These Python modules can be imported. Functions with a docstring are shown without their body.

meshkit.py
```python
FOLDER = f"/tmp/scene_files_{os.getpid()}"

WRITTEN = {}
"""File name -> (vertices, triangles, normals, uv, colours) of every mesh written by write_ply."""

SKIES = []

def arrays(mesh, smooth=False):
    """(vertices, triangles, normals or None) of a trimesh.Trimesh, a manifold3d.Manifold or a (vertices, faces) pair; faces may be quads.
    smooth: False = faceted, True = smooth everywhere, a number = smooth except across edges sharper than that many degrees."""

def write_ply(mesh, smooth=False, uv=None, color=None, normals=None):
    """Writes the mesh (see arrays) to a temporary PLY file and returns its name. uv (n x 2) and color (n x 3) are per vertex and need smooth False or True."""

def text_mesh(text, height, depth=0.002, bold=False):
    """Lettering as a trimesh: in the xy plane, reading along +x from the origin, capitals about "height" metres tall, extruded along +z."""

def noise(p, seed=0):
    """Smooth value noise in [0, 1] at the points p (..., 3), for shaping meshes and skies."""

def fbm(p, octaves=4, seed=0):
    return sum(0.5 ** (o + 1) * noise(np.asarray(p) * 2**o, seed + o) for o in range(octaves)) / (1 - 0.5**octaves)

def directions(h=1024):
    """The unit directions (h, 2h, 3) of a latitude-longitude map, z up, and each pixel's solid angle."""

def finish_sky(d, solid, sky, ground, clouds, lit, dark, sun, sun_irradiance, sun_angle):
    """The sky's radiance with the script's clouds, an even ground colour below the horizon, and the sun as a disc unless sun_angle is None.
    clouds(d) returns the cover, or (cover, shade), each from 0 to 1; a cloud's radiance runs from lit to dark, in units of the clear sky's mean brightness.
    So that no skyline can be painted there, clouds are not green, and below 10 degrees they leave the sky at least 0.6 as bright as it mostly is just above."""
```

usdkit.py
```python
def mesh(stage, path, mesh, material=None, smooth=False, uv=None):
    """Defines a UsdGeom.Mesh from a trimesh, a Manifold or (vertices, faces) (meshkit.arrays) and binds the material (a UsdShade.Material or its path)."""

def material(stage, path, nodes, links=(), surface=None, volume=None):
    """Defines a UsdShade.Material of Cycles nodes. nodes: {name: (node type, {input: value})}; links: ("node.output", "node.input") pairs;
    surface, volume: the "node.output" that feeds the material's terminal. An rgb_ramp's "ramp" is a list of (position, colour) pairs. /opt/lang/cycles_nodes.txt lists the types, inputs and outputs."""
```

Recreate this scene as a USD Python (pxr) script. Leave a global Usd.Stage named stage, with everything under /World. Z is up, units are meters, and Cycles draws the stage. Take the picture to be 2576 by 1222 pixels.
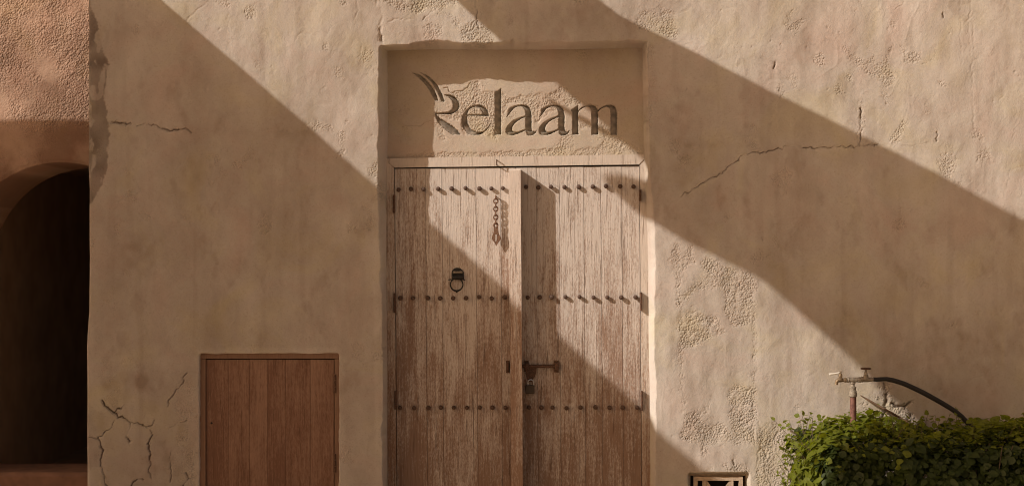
import math
import numpy as np
import trimesh
import shapely
from scipy import ndimage
from shapely.geometry import Polygon, box as sbox
from shapely.ops import unary_union
from pxr import Usd, UsdGeom, UsdLux, UsdShade, Gf, Sdf, Vt
import usdkit

# ------------------------------------------------------------------ stage, camera, sky, sun
stage = Usd.Stage.CreateInMemory()
UsdGeom.SetStageUpAxis(stage, UsdGeom.Tokens.z)
UsdGeom.SetStageMetersPerUnit(stage, 1.0)
UsdGeom.Xform.Define(stage, '/World')
UsdGeom.Scope.Define(stage, '/World/Looks')

S = 0.0021            # metres per survey unit on the wall face
D = 9.0               # camera distance from the wall face
ZC = 1.55             # camera height
EXPOSURE = 0.12
SKY_STRENGTH = 0.10
SUN_INTENSITY = 1.25
SUN_COLOR = (1.0, 0.96, 0.905)
SX, SZ = 1.8, 1.224   # sideways and downward run of the sunlight per metre towards the wall

cam = UsdGeom.Camera.Define(stage, '/World/camera')
cam.CreateHorizontalApertureAttr(36.0)
cam.CreateFocalLengthAttr(36.0 * D / (2576 * S))
cam.CreateExposureAttr(EXPOSURE)
cam.CreateClippingRangeAttr(Gf.Vec2f(0.05, 2000))
cx = UsdGeom.Xformable(cam)
cx.AddTranslateOp().Set(Gf.Vec3d(0, -D, ZC))
cx.AddRotateXOp().Set(90.0)

sun_to = np.array([-SX, -1.0, SZ])
sun_to /= np.linalg.norm(sun_to)
dome = UsdLux.DomeLight.Define(stage, '/World/sky')
sky_m = usdkit.material(stage, '/World/Looks/sky_air', {
    'sky': ('sky_texture', {'sky_type': 'single_scattering', 'sun_disc': False, 'sun_elevation': float(math.asin(sun_to[2])),
                            'sun_rotation': float(math.atan2(sun_to[0], sun_to[1])), 'air_density': 1.0, 'aerosol_density': 5.0, 'ozone_density': 0.3}),
    'tint': ('mix', {'mix_type': 'multiply', 'fac': 1.0, 'color2': (1.0, 0.80, 0.62)}),
    'bg': ('background_shader', {'strength': SKY_STRENGTH})},
    [('sky.color', 'tint.color1'), ('tint.color', 'bg.color')], surface='bg.background')
UsdShade.MaterialBindingAPI.Apply(dome.GetPrim()).Bind(sky_m)
dome.GetPrim().SetCustomDataByKey('kind', 'structure')
sun = UsdLux.DistantLight.Define(stage, '/World/sun')
sun.CreateIntensityAttr(SUN_INTENSITY)
sun.CreateAngleAttr(0.5)
sun.CreateNormalizeAttr(True)
sun.CreateColorAttr(Gf.Vec3f(*SUN_COLOR))
UsdGeom.Xformable(sun).AddTransformOp().Set(Gf.Matrix4d(Gf.Rotation(Gf.Vec3d(0, 0, 1), Gf.Vec3d(*map(float, sun_to))), Gf.Vec3d(0, 0, 0)))

# ------------------------------------------------------------------ helpers
used = {}


def numbered(path):
    n = used.get(path, -1) + 1
    used[path] = n
    return path if n == 0 else f'{path}_{n:03d}'


def tag(p, label=None, cat=None, group=None, kind=None):
    p = p.GetPrim() if hasattr(p, 'GetPrim') else p
    for k, v in (('label', label), ('category', cat), ('group', group), ('kind', kind)):
        if v:
            p.SetCustomDataByKey(k, v)
    return p


def thing(name, label, cat, loc=(0, 0, 0), group=None):
    x = UsdGeom.Xform.Define(stage, numbered('/World/' + name))
    x.AddTranslateOp().Set(Gf.Vec3d(*map(float, loc)))
    p = tag(x, label, cat, group)
    ORIGIN[str(p.GetPath())] = np.array(loc, float)
    return p


ORIGIN = {}


def origin(prim):
    return ORIGIN.get('/'.join(str(prim.GetPath()).split('/')[:3]), np.zeros(3))


def obj(name, mesh, mat, parent=None, smooth=30, label=None, kind=None, masks=None):
    """One Mesh prim; vertices are given in world coordinates and stored relative to the thing's base."""
    base = str(parent.GetPath()) if parent is not None else '/World'
    path = numbered(base + '/' + name)
    off = origin(parent) if parent is not None else np.zeros(3)
    if isinstance(mesh, tuple):
        mesh = (np.asarray(mesh[0], float) - off, mesh[1])
    else:
        mesh = mesh.copy()
        mesh.apply_translation(-off)
    m = usdkit.mesh(stage, path, mesh, MAT[mat], smooth=smooth)
    if masks is not None:
        UsdGeom.PrimvarsAPI(m).CreatePrimvar('mask', Sdf.ValueTypeNames.Color3fArray, 'vertex').Set(Vt.Vec3fArray.FromNumpy(np.asarray(masks, np.float32)))
    return tag(m, label, kind=kind)


def PX(px, y=0.0):
    return (px - 1288.0) * S * (D + y) / D


def PZ(py, y=0.0):
    return ZC + (611.0 - py) * S * (D + y) / D


def P(px, py, y=0.0):
    return np.array([PX(px, y), y, PZ(py, y)])


def box(x0, x1, y0, y1, z0, z1, b=0.0):
    """A box whose front (-y) edges are chamfered by b."""
    v = np.array([[x0, y1, z0], [x1, y1, z0], [x1, y1, z1], [x0, y1, z1],
                  [x0, y0 + b, z0], [x1, y0 + b, z0], [x1, y0 + b, z1], [x0, y0 + b, z1],
                  [x0 + b, y0, z0 + b], [x1 - b, y0, z0 + b], [x1 - b, y0, z1 - b], [x0 + b, y0, z1 - b]])
    f = [[0, 3, 2, 1]]
    for a, c in ((0, 4), (4, 8)):
        for i in range(4):
            j = (i + 1) % 4
            f.append([a + i, a + j, c + j, c + i])
    f.append([8, 9, 10, 11])
    f = np.array(f)
    m = trimesh.Trimesh(v, np.vstack([f[:, [0, 1, 2]], f[:, [0, 2, 3]]]), process=False)
    m.fix_normals()
    return m


def slab(quad, y0, y1, b=0.0015):
    """A four cornered board: quad = front outline [(x,z)*4] anticlockwise seen from the camera."""
    q = np.array(quad, float)
    c = q.mean(0)
    inner = q + (c - q) / np.maximum(np.linalg.norm(c - q, axis=1, keepdims=True), 1e-6) * b * 1.4
    v = np.vstack([np.c_[q[:, 0], np.full(4, y1), q[:, 1]], np.c_[q[:, 0], np.full(4, y0 + b), q[:, 1]], np.c_[inner[:, 0], np.full(4, y0), inner[:, 1]]])
    f = [[0, 3, 2, 1], [8, 9, 10, 11]]
    for a, d in ((0, 4), (4, 8)):
        for i in range(4):
            j = (i + 1) % 4
            f.append([a + i, a + j, d + j, d + i])
    f = np.array(f)
    m = trimesh.Trimesh(v, np.vstack([f[:, [0, 1, 2]], f[:, [0, 2, 3]]]), process=False)
    m.fix_normals()
    return m


def tube(pts, r, n=10, caps=True):
    pts = np.asarray(pts, float)
    r = np.broadcast_to(np.asarray(r, float), len(pts))
    t = np.gradient(pts, axis=0)
    t /= np.linalg.norm(t, axis=1, keepdims=True)
    up = np.array([0.0, 1, 0]) if abs(t[0] @ [0, 1, 0]) < 0.9 else np.array([1.0, 0, 0])
    a = np.cross(t[0], up)
    a /= np.linalg.norm(a)
    rings = []
    for k in range(len(pts)):
        a = a - t[k] * (a @ t[k])
        a /= np.linalg.norm(a)
        b = np.cross(t[k], a)
        ang = np.arange(n) * 2 * np.pi / n
        rings.append(pts[k] + r[k] * (np.cos(ang)[:, None] * a + np.sin(ang)[:, None] * b))
    v = np.vstack(rings)
    f = []
    for k in range(len(pts) - 1):
        for i in range(n):
            j = (i + 1) % n
            f += [[k * n + i, k * n + j, k * n + n + j], [k * n + i, k * n + n + j, k * n + n + i]]
    if caps:
        v = np.vstack([v, pts[0], pts[-1]])
        for i in range(n):
            j = (i + 1) % n
            f += [[len(v) - 2, j, i], [len(v) - 1, (len(pts) - 1) * n + i, (len(pts) - 1) * n + j]]
    m = trimesh.Trimesh(v, np.array(f), process=False)
    m.fix_normals()
    return m


def lathe(profile, centre, axis='z', n=14):
    """profile: (radius, height along the axis) pairs."""
    m = trimesh.creation.revolve(np.array(profile, float), sections=n)
    if axis == 'x':
        m.apply_transform(trimesh.transformations.rotation_matrix(np.pi / 2, [0, 1, 0]))
    if axis == '-y':
        m.apply_transform(trimesh.transformations.rotation_matrix(np.pi / 2, [1, 0, 0]))
    m.apply_translation(centre)
    return m


def plate(poly, y_back, thick, to=None):
    """Extrudes a shapely polygon given in world (x, z) towards the camera."""
    out = []
    for g in getattr(poly, 'geoms', [poly]):
        m = trimesh.creation.extrude_polygon(g, thick, engine='earcut')
        v = m.vertices
        m = trimesh.Trimesh(np.c_[v[:, 0], y_back - v[:, 2], v[:, 1]], m.faces, process=False)
        m.fix_normals()
        out.append(m)
    return trimesh.util.concatenate(out)


def join(*ms):
    return trimesh.util.concatenate(ms)


def lattice(u, v, seed, order=3):
    """Smooth value noise, about -1 to 1, at lattice coordinates u (row), v (col), broadcast 2-D arrays."""
    u, v = np.broadcast_arrays(u, v)
    t = np.random.default_rng(seed).uniform(-1, 1, (97, 89))
    return ndimage.map_coordinates(t, [np.mod(u, 97), np.mod(v, 89)], order=order, mode='grid-wrap', prefilter=True)


def fractal(z, x, fz, fx, seed, octaves=4, gain=0.5):
    return sum(gain ** k * lattice(z * fz * 2 ** k + 13.7 * k, x * fx * 2 ** k + 7.3 * k, seed + k, 1 if 2 ** k * max(fx, fz) > 90 else 3) for k in range(octaves))


# ------------------------------------------------------------------ materials
MAT = {}


def plaster(name, light, dark, aged, carved, grain=1.0, rough_h=1.0):
    """mask: r = coarse render laid bare, g = old dark layer, dirt and painted shade, b = tone (0 dark .. 1 light)."""
    n = {'geo': ('geometry', {}), 'mask': ('attribute', {'attribute': 'mask'}), 'sep': ('separate_color', {}),
         'fine': ('noise_texture', {'scale': 55.0, 'detail': 5.0, 'roughness': 0.62}),
         'grit': ('voronoi_texture', {'feature': 'smooth_f1', 'scale': 92.0, 'smoothness': 0.18, 'randomness': 1.0}),
         'grit2': ('noise_texture', {'scale': 210.0, 'detail': 2.0}),
         'g1': ('math', {'math_type': 'multiply', 'value2': -0.90}),
         'sand': ('noise_texture', {'scale': 260.0, 'detail': 2.0, 'roughness': 0.6}),
         'huen': ('noise_texture', {'scale': 2.6, 'detail': 5.0, 'roughness': 0.62, 'distortion': 0.8}),
         'huer': ('rgb_ramp', {'ramp': [(0.28, (1.02, 0.94, 0.93)), (0.5, (1.0, 1.0, 1.0)), (0.72, (1.03, 1.02, 0.88))]}),
         'huem': ('mix', {'mix_type': 'multiply', 'fac': 1.0}),
         'b0': ('bump', {'strength': 1.0, 'distance': 0.0016 * grain}),
         'g2': ('math', {'math_type': 'multiply_add', 'value2': 0.55}),
         'blot': ('noise_texture', {'scale': 5.5, 'detail': 5.0, 'roughness': 0.6, 'distortion': 0.6}),
         'speck': ('noise_texture', {'scale': 130.0, 'detail': 4.0, 'roughness': 0.7}),
         'a0': ('math', {'math_type': 'multiply_add', 'value2': 0.55, 'value3': -0.27}),
         'a1': ('math', {'math_type': 'add', 'use_clamp': True}),
         'a2': ('math', {'math_type': 'multiply_add', 'value2': 0.30, 'value3': -0.15}),
         'a3': ('math', {'math_type': 'add', 'use_clamp': True}),
         'base': ('mix', {'mix_type': 'mix', 'color1': dark, 'color2': light}),
         'agedmix': ('mix', {'mix_type': 'mix', 'color2': aged}),
         'raw': ('mix', {'mix_type': 'mix', 'color2': carved}),
         'rawf': ('math', {'math_type': 'multiply', 'value2': 0.35}),
         'spk': ('rgb_ramp', {'ramp': [(0.0, (0.60, 0.57, 0.54)), (0.33, (0.80, 0.78, 0.76)), (0.42, (0.97, 0.97, 0.97)), (0.6, (1, 1, 1)), (0.75, (1.05, 1.05, 1.05)), (1, (1.08, 1.08, 1.08))]}),
         'spm': ('mix', {'mix_type': 'multiply', 'fac': 0.8}),
         'b1': ('bump', {'strength': 1.0, 'distance': 0.0028 * grain}),
         'gr': ('math', {'math_type': 'multiply'}),
         'gv': ('map_range', {'from_min': 0.35, 'from_max': 0.65, 'to_min': 0.35, 'to_max': 1.25, 'clamp': True}),
         'gn': ('noise_texture', {'scale': 13.0, 'detail': 3.0}),
         'gx': ('math', {'math_type': 'multiply'}),
         'b2': ('bump', {'strength': 1.0, 'distance': 0.0125 * rough_h}),
         'p': ('principled_bsdf', {'roughness': 0.93, 'specular_ior_level': 0.15, 'diffuse_roughness': 0.6})}
    links = [('geo.position', f'{k}.vector') for k in ('fine', 'grit', 'grit2', 'sand', 'huen', 'blot', 'speck')] + [
        ('mask.color', 'sep.color'), ('blot.fac', 'a0.value1'), ('a0.value', 'a1.value1'), ('sep.b', 'a1.value2'),
        ('fine.fac', 'a2.value1'), ('a2.value', 'a3.value1'), ('a1.value', 'a3.value2'),
        ('a3.value', 'base.fac'), ('base.color', 'raw.color1'), ('sep.r', 'rawf.value1'), ('rawf.value', 'raw.fac'),
        ('raw.color', 'agedmix.color1'), ('sep.g', 'agedmix.fac'),
        ('speck.fac', 'spk.fac'), ('agedmix.color', 'spm.color1'), ('spk.color', 'spm.color2'), ('huen.fac', 'huer.fac'), ('spm.color', 'huem.color1'), ('huer.color', 'huem.color2'), ('huem.color', 'p.base_color'), ('sand.fac', 'b0.height'), ('b0.normal', 'b1.normal'),
        ('fine.fac', 'b1.height'), ('grit.distance', 'g1.value1'), ('grit2.fac', 'g2.value1'), ('g1.value', 'g2.value3'), ('g2.value', 'gr.value1'), ('sep.r', 'gr.value2'), ('geo.position', 'gn.vector'), ('gn.fac', 'gv.value'), ('gv.result', 'gx.value2'), ('gr.value', 'gx.value1'), ('gx.value', 'b2.height'), ('b1.normal', 'b2.normal'), ('b2.normal', 'p.normal')]
    MAT[name] = usdkit.material(stage, '/World/Looks/' + name, n, links, surface='p.BSDF')


plaster('sand_plaster', (0.49, 0.43, 0.368), (0.30, 0.236, 0.182), (0.088, 0.052, 0.034), (0.47, 0.395, 0.31))
plaster('carved_plaster', (0.50, 0.422, 0.338), (0.35, 0.274, 0.20), (0.135, 0.115, 0.088), (0.47, 0.385, 0.295), rough_h=0.7)
plaster('pink_plaster', (0.485, 0.335, 0.24), (0.27, 0.165, 0.11), (0.12, 0.06, 0.036), (0.43, 0.28, 0.20), grain=1.2, rough_h=1.35)


def plain(name, color, roughness=0.6, metallic=0.0, scale=30.0, vary=0.3, bump=0.0, color2=None, stretch=(1, 1, 1), spec=0.4):
    c1 = tuple(c * (1 - vary) for c in color)
    c2 = color2 or tuple(c * (1 + vary) for c in color)
    n = {'geo': ('geometry', {}), 'map': ('mapping', {'scale': stretch}), 'noise': ('noise_texture', {'scale': scale, 'detail': 4.0, 'roughness': 0.6}),
         'ramp': ('rgb_ramp', {'ramp': [(0.3, c1), (0.7, c2)]}),
         'p': ('principled_bsdf', {'roughness': roughness, 'metallic': metallic, 'specular_ior_level': spec})}
    links = [('geo.position', 'map.vector'), ('map.vector', 'noise.vector'), ('noise.fac', 'ramp.fac'), ('ramp.color', 'p.base_color')]
    if bump:
        n['b'] = ('bump', {'strength': 1.0, 'distance': bump})
        links += [('noise.fac', 'b.height'), ('b.normal', 'p.normal')]
    MAT[name] = usdkit.material(stage, '/World/Looks/' + name, n, links, surface='p.BSDF')


def wood(name, bare, bare2, wash, wash_top, wash_low, bump=0.0022, wear=1.0, splits=0.6, vary=0.2):
    """Weathered boards: bare wood under worn whitewash; the wash thins lower down."""
    n = {'geo': ('geometry', {}), 'info': ('object_info', {}), 'off': ('math', {'math_type': 'multiply', 'value2': 37.0}), 'offv': ('combine_xyz', {}),
         'map': ('mapping', {'scale': (1.0, 1.0, 0.035)}), 'mapc': ('mapping', {'scale': (1.0, 1.0, 0.30)}), 'mapb': ('mapping', {'scale': (1.0, 1.0, 0.12)}),
         'add': ('mix_vector', {'fac': 0.5, 'use_clamp': True}),
         'grain': ('noise_texture', {'scale': 300.0, 'detail': 4.0, 'roughness': 0.6, 'distortion': 0.25}),
         'fibre': ('noise_texture', {'scale': 640.0, 'detail': 2.0, 'roughness': 0.6}),
         'crack': ('noise_texture', {'scale': 190.0, 'detail': 3.0, 'roughness': 0.5, 'distortion': 0.6}),
         'band': ('noise_texture', {'scale': 34.0, 'detail': 4.0, 'roughness': 0.6, 'distortion': 0.3}),
         'patch': ('noise_texture', {'scale': 22.0, 'detail': 6.0, 'roughness': 0.7, 'distortion': 0.6}),
         'chip': ('noise_texture', {'scale': 340.0, 'detail': 3.0, 'roughness': 0.7}),
         'sep': ('separate_xyz', {}),
         'zr': ('map_range', {'from_min': 0.35, 'from_max': 1.95, 'to_min': wash_low, 'to_max': wash_top, 'clamp': True}),
         'rnd': ('math', {'math_type': 'multiply_add', 'value2': vary, 'value3': -vary / 2}),
         's0': ('math', {'math_type': 'multiply_add', 'value2': 0.9 * wear, 'value3': -0.45 * wear}),
         's1': ('math', {'math_type': 'multiply_add', 'value2': 1.0 * wear, 'value3': -0.50 * wear}),
         's2': ('math', {'math_type': 'multiply_add', 'value2': 1.0 * wear, 'value3': -0.50 * wear}),
         's3': ('math', {'math_type': 'multiply_add', 'value2': 1.2 * wear, 'value3': -0.60 * wear}),
         't0': ('math', {'math_type': 'add'}), 't1': ('math', {'math_type': 'add'}), 't2': ('math', {'math_type': 'add'}), 't3': ('math', {'math_type': 'add'}), 't4': ('math', {'math_type': 'add'}),
         'worn': ('map_range', {'from_min': 0.22, 'from_max': 0.70, 'to_min': 0.0, 'to_max': 1.0, 'clamp': True}),
         'bare': ('rgb_ramp', {'ramp': [(0.25, bare), (0.75, bare2)]}),
         'washc': ('rgb_ramp', {'ramp': [(0.25, tuple(c * 0.84 for c in wash)), (0.55, wash), (0.8, tuple(min(c * 1.10, 0.8) for c in wash))]}),
         'crk': ('rgb_ramp', {'ramp': [(0.0, (0.30, 0.24, 0.20)), (0.30, (0.38, 0.32, 0.28)), (0.37, (1, 1, 1)), (1.0, (1, 1, 1))]}),
         'mul': ('mix', {'mix_type': 'multiply', 'fac': splits}),
         'mix': ('mix', {'mix_type': 'mix'}),
         'hs': ('math', {'math_type': 'multiply_add', 'value2': 0.7}),
         'hs2': ('math', {'math_type': 'multiply_add', 'value2': 0.5}),
         'hs3': ('math', {'math_type': 'multiply_add', 'value2': 0.8}),
         'wh': ('math', {'math_type': 'multiply', 'value2': 0.4}),
         'b': ('bump', {'strength': 1.0, 'distance': bump}),
         'p': ('principled_bsdf', {'roughness': 0.88, 'specular_ior_level': 0.15})}
    links = [('info.random', 'off.value1'), ('off.value', 'offv.z'), ('off.value', 'offv.x'), ('geo.position', 'add.a'), ('offv.vector', 'add.b'),
             ('add.result', 'map.vector'), ('add.result', 'mapc.vector'), ('add.result', 'mapb.vector'),
             ('map.vector', 'grain.vector'), ('map.vector', 'fibre.vector'), ('map.vector', 'crack.vector'), ('mapb.vector', 'band.vector'), ('mapc.vector', 'patch.vector'), ('mapc.vector', 'chip.vector'),
             ('geo.position', 'sep.vector'), ('sep.z', 'zr.value'), ('info.random', 'rnd.value1'),
             ('band.fac', 's0.value1'), ('grain.fac', 's1.value1'), ('patch.fac', 's2.value1'), ('chip.fac', 's3.value1'),
             ('s0.value', 't0.value1'), ('s1.value', 't0.value2'), ('t0.value', 't1.value1'), ('s2.value', 't1.value2'), ('t1.value', 't2.value1'), ('s3.value', 't2.value2'),
             ('t2.value', 't3.value1'), ('zr.result', 't3.value2'), ('t3.value', 't4.value1'), ('rnd.value', 't4.value2'), ('t4.value', 'worn.value'),
             ('fibre.fac', 'bare.fac'), ('fibre.fac', 'washc.fac'), ('worn.result', 'mix.fac'), ('bare.color', 'mix.color1'), ('washc.color', 'mix.color2'),
             ('crack.fac', 'crk.fac'), ('mix.color', 'mul.color1'), ('crk.color', 'mul.color2'),
             ('worn.result', 'wh.value1'), ('wh.value', 'hs.value3'), ('grain.fac', 'hs.value1'), ('fibre.fac', 'hs2.value1'), ('hs.value', 'hs2.value3'), ('crk.color', 'hs3.value1'), ('hs2.value', 'hs3.value3'),
             ('hs3.value', 'b.height'), ('b.normal', 'p.normal'), ('mul.color', 'p.base_color')]
    MAT[name] = usdkit.material(stage, '/World/Looks/' + name, n, links, surface='p.BSDF')


wood('washed_wood', (0.18, 0.108, 0.073), (0.265, 0.178, 0.128), (0.458, 0.388, 0.330), 0.77, 0.27)
wood('post_wood', (0.22, 0.13, 0.085), (0.31, 0.205, 0.145), (0.50, 0.41, 0.34), 0.98, 0.20)
wood('frame_wood', (0.20, 0.115, 0.072), (0.29, 0.185, 0.125), (0.465, 0.385, 0.315), 0.84, 0.30)
wood('brown_wood', (0.130, 0.068, 0.043), (0.185, 0.098, 0.064), (0.26, 0.155, 0.105), 0.52, 0.42, bump=0.0010, wear=0.85, splits=0.30, vary=0.26)
wood('hatch_frame_wood', (0.15, 0.085, 0.055), (0.19, 0.11, 0.072), (0.23, 0.14, 0.092), 0.4, 0.4, bump=0.0006, wear=0.5, splits=0.2)
plain('dark_wood', (0.05, 0.025, 0.015), 0.9)
plain('rusty_iron', (0.075, 0.040, 0.026), 0.72, 0.25, 160, 0.5, 0.001, color2=(0.15, 0.075, 0.042))
plain('stud_iron', (0.052, 0.029, 0.019), 0.75, 0.1, 200, 0.45, 0.0006, color2=(0.115, 0.063, 0.04))
plain('chain_rust', (0.10, 0.048, 0.026), 0.75, 0.1, 160, 0.4, 0.0006, color2=(0.19, 0.095, 0.05))
plain('black_iron', (0.022, 0.019, 0.016), 0.45, 0.5, 90, 0.35, 0.0004)
plain('steel', (0.55, 0.54, 0.52), 0.3, 0.9, 60, 0.1)
plain('lock_body', (0.05, 0.035, 0.022), 0.5, 0.4, 80, 0.3)
plain('galvanised', (0.20, 0.16, 0.115), 0.62, 0.35, 110, 0.35, 0.0012, color2=(0.33, 0.27, 0.20))
plain('brass_old', (0.17, 0.115, 0.065), 0.5, 0.55, 120, 0.4, 0.0008)
plain('red_pipe', (0.10, 0.030, 0.020), 0.7, 0.0, 75, 0.3, 0.0012, color2=(0.19, 0.085, 0.058))
plain('white_lever', (0.62, 0.56, 0.47), 0.5, 0.0, 60, 0.1)
plain('hose_rubber', (0.012, 0.009, 0.007), 0.55, 0.0, 60, 0.3, 0.0006)
plain('stick_wood', (0.11, 0.062, 0.032), 0.9, 0.0, 90, 0.35, 0.001, stretch=(0.2, 1, 0.2))
plain('twig', (0.075, 0.05, 0.03), 0.9, 0.0, 90, 0.35)
plain('clay_grille', (0.40, 0.29, 0.20), 0.92, 0.0, 55, 0.2, 0.002)
plain('sand_ground', (0.50, 0.37, 0.26), 0.95, 0.0, 9, 0.12, 0.006)
plain('house_plaster', (0.42, 0.31, 0.215), 0.95, 0.0, 4, 0.1, 0.006)
plain('step_clay', (0.20, 0.105, 0.068), 0.9, 0.0, 14, 0.2, 0.004)
plain('dark_cavity', (0.05, 0.035, 0.025), 0.95)
plain('passage_plaster', (0.48, 0.34, 0.23), 0.95, 0.0, 5, 0.15, 0.004)
plain('sail_canvas', (0.40, 0.33, 0.24), 0.9, 0.0, 40, 0.08)
plain('rope_fibre', (0.30, 0.24, 0.16), 0.9, 0.0, 120, 0.15)
MAT['leaf_green'] = usdkit.material(stage, '/World/Looks/leaf_green', {
    'geo': ('geometry', {}), 'ramp': ('rgb_ramp', {'ramp': [(0.0, (0.032, 0.044, 0.008)), (0.45, (0.055, 0.070, 0.012)), (0.8, (0.085, 0.096, 0.017)), (0.93, (0.12, 0.12, 0.024)), (0.96, (0.15, 0.095, 0.035)), (1.0, (0.13, 0.075, 0.03))]}),
    'noise': ('noise_texture', {'scale': 120.0, 'detail': 2.0}), 'nm': ('rgb_ramp', {'ramp': [(0.3, (0.8, 0.8, 0.8)), (0.7, (1.1, 1.1, 1.1))]}),
    'mul': ('mix', {'mix_type': 'multiply', 'fac': 1.0}),
    'bright': ('mix', {'mix_type': 'multiply', 'fac': 1.0, 'color2': (1.9, 1.9, 0.8)}),
    'p': ('principled_bsdf', {'roughness': 0.55, 'specular_ior_level': 0.25}), 't': ('translucent_bsdf', {}), 'm': ('mix_closure', {'fac': 0.36})},
    [('geo.random_per_island', 'ramp.fac'), ('geo.position', 'noise.vector'), ('noise.fac', 'nm.fac'), ('ramp.color', 'mul.color1'), ('nm.color', 'mul.color2'),
     ('mul.color', 'p.base_color'), ('mul.color', 'bright.color1'), ('bright.color', 't.color'), ('p.BSDF', 'm.closure1'), ('t.BSDF', 'm.closure2')], surface='m.closure')

MAT['young_leaf'] = usdkit.material(stage, '/World/Looks/young_leaf', {  # brighter copy of the leaf colour, standing for sunlit leaves
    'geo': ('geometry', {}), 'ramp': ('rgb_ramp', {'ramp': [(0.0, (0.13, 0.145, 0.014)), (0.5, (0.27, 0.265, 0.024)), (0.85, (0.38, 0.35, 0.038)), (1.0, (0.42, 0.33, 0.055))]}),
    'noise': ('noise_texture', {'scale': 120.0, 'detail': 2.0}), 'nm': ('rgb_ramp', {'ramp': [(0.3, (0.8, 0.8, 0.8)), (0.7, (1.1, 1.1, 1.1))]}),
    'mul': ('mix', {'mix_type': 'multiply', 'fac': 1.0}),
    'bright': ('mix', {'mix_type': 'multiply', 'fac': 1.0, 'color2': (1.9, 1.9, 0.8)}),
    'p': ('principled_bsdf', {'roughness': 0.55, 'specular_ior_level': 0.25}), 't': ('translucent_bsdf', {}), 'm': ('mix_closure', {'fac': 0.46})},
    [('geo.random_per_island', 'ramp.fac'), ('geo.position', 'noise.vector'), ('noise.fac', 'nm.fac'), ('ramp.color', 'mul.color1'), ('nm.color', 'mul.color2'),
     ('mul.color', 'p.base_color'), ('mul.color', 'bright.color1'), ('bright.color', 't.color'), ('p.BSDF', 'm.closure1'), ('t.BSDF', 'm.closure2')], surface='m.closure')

# ------------------------------------------------------------------ ground
tag(obj('ground', (np.array([[-400, -400, 0], [400, -400, 0], [400, 400, 0], [-400, 400, 0]], float), np.array([[0, 1, 2, 3]])), 'sand_ground', smooth=False), kind='structure')


# ------------------------------------------------------------------ the sand plaster house wall (a displaced sheet)
def curve(pts):
    p = np.array(sorted(pts), float)
    return lambda t: np.interp(t, p[:, 0], p[:, 1])


DOOR_D = 0.175
kk = (D + 0.16) / D
left_out = curve([(110, 954), (215, 953), (300, 954), (350, 948), (425, 947), (480, 949), (620, 956), (900, 961), (1350, 963)])
left_in = curve([(125, 976), (300, 978), (395, 976), (640, 974), (1350, 977)])
right_out = curve([(110, 1627), (300, 1630), (400, 1633), (440, 1637), (560, 1643), (700, 1646), (1000, 1648), (1350, 1650)])
right_in = curve([(125, 1615), (390, 1620), (640, 1628), (1350, 1636)])
top_out = curve([(950, 119), (971, 118), (1028, 113), (1065, 107), (1103, 103), (1129, 105), (1162, 110), (1222, 111), (1234, 107), (1258, 109), (1271, 103), (1282, 104), (1291, 97), (1305, 105), (1321, 107.6),
                 (1361, 107.6), (1382, 103), (1402, 106), (1471, 105), (1617, 101), (1660, 101)])
top_in = curve([(950, 129), (1100, 125.5), (1300, 127), (1617, 122.5)])
edge = curve([(-600, 221), (0, 221), (420, 221), (475, 224), (560, 223), (700, 223.5), (780, 222), (850, 217), (870, 216), (960, 217.5), (1100, 218), (1350, 219)])


def wpx(p):
    return 1288 + (p - 1288) * kk


def wpy(p):
    return 611 + (p - 611) * kk


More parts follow.
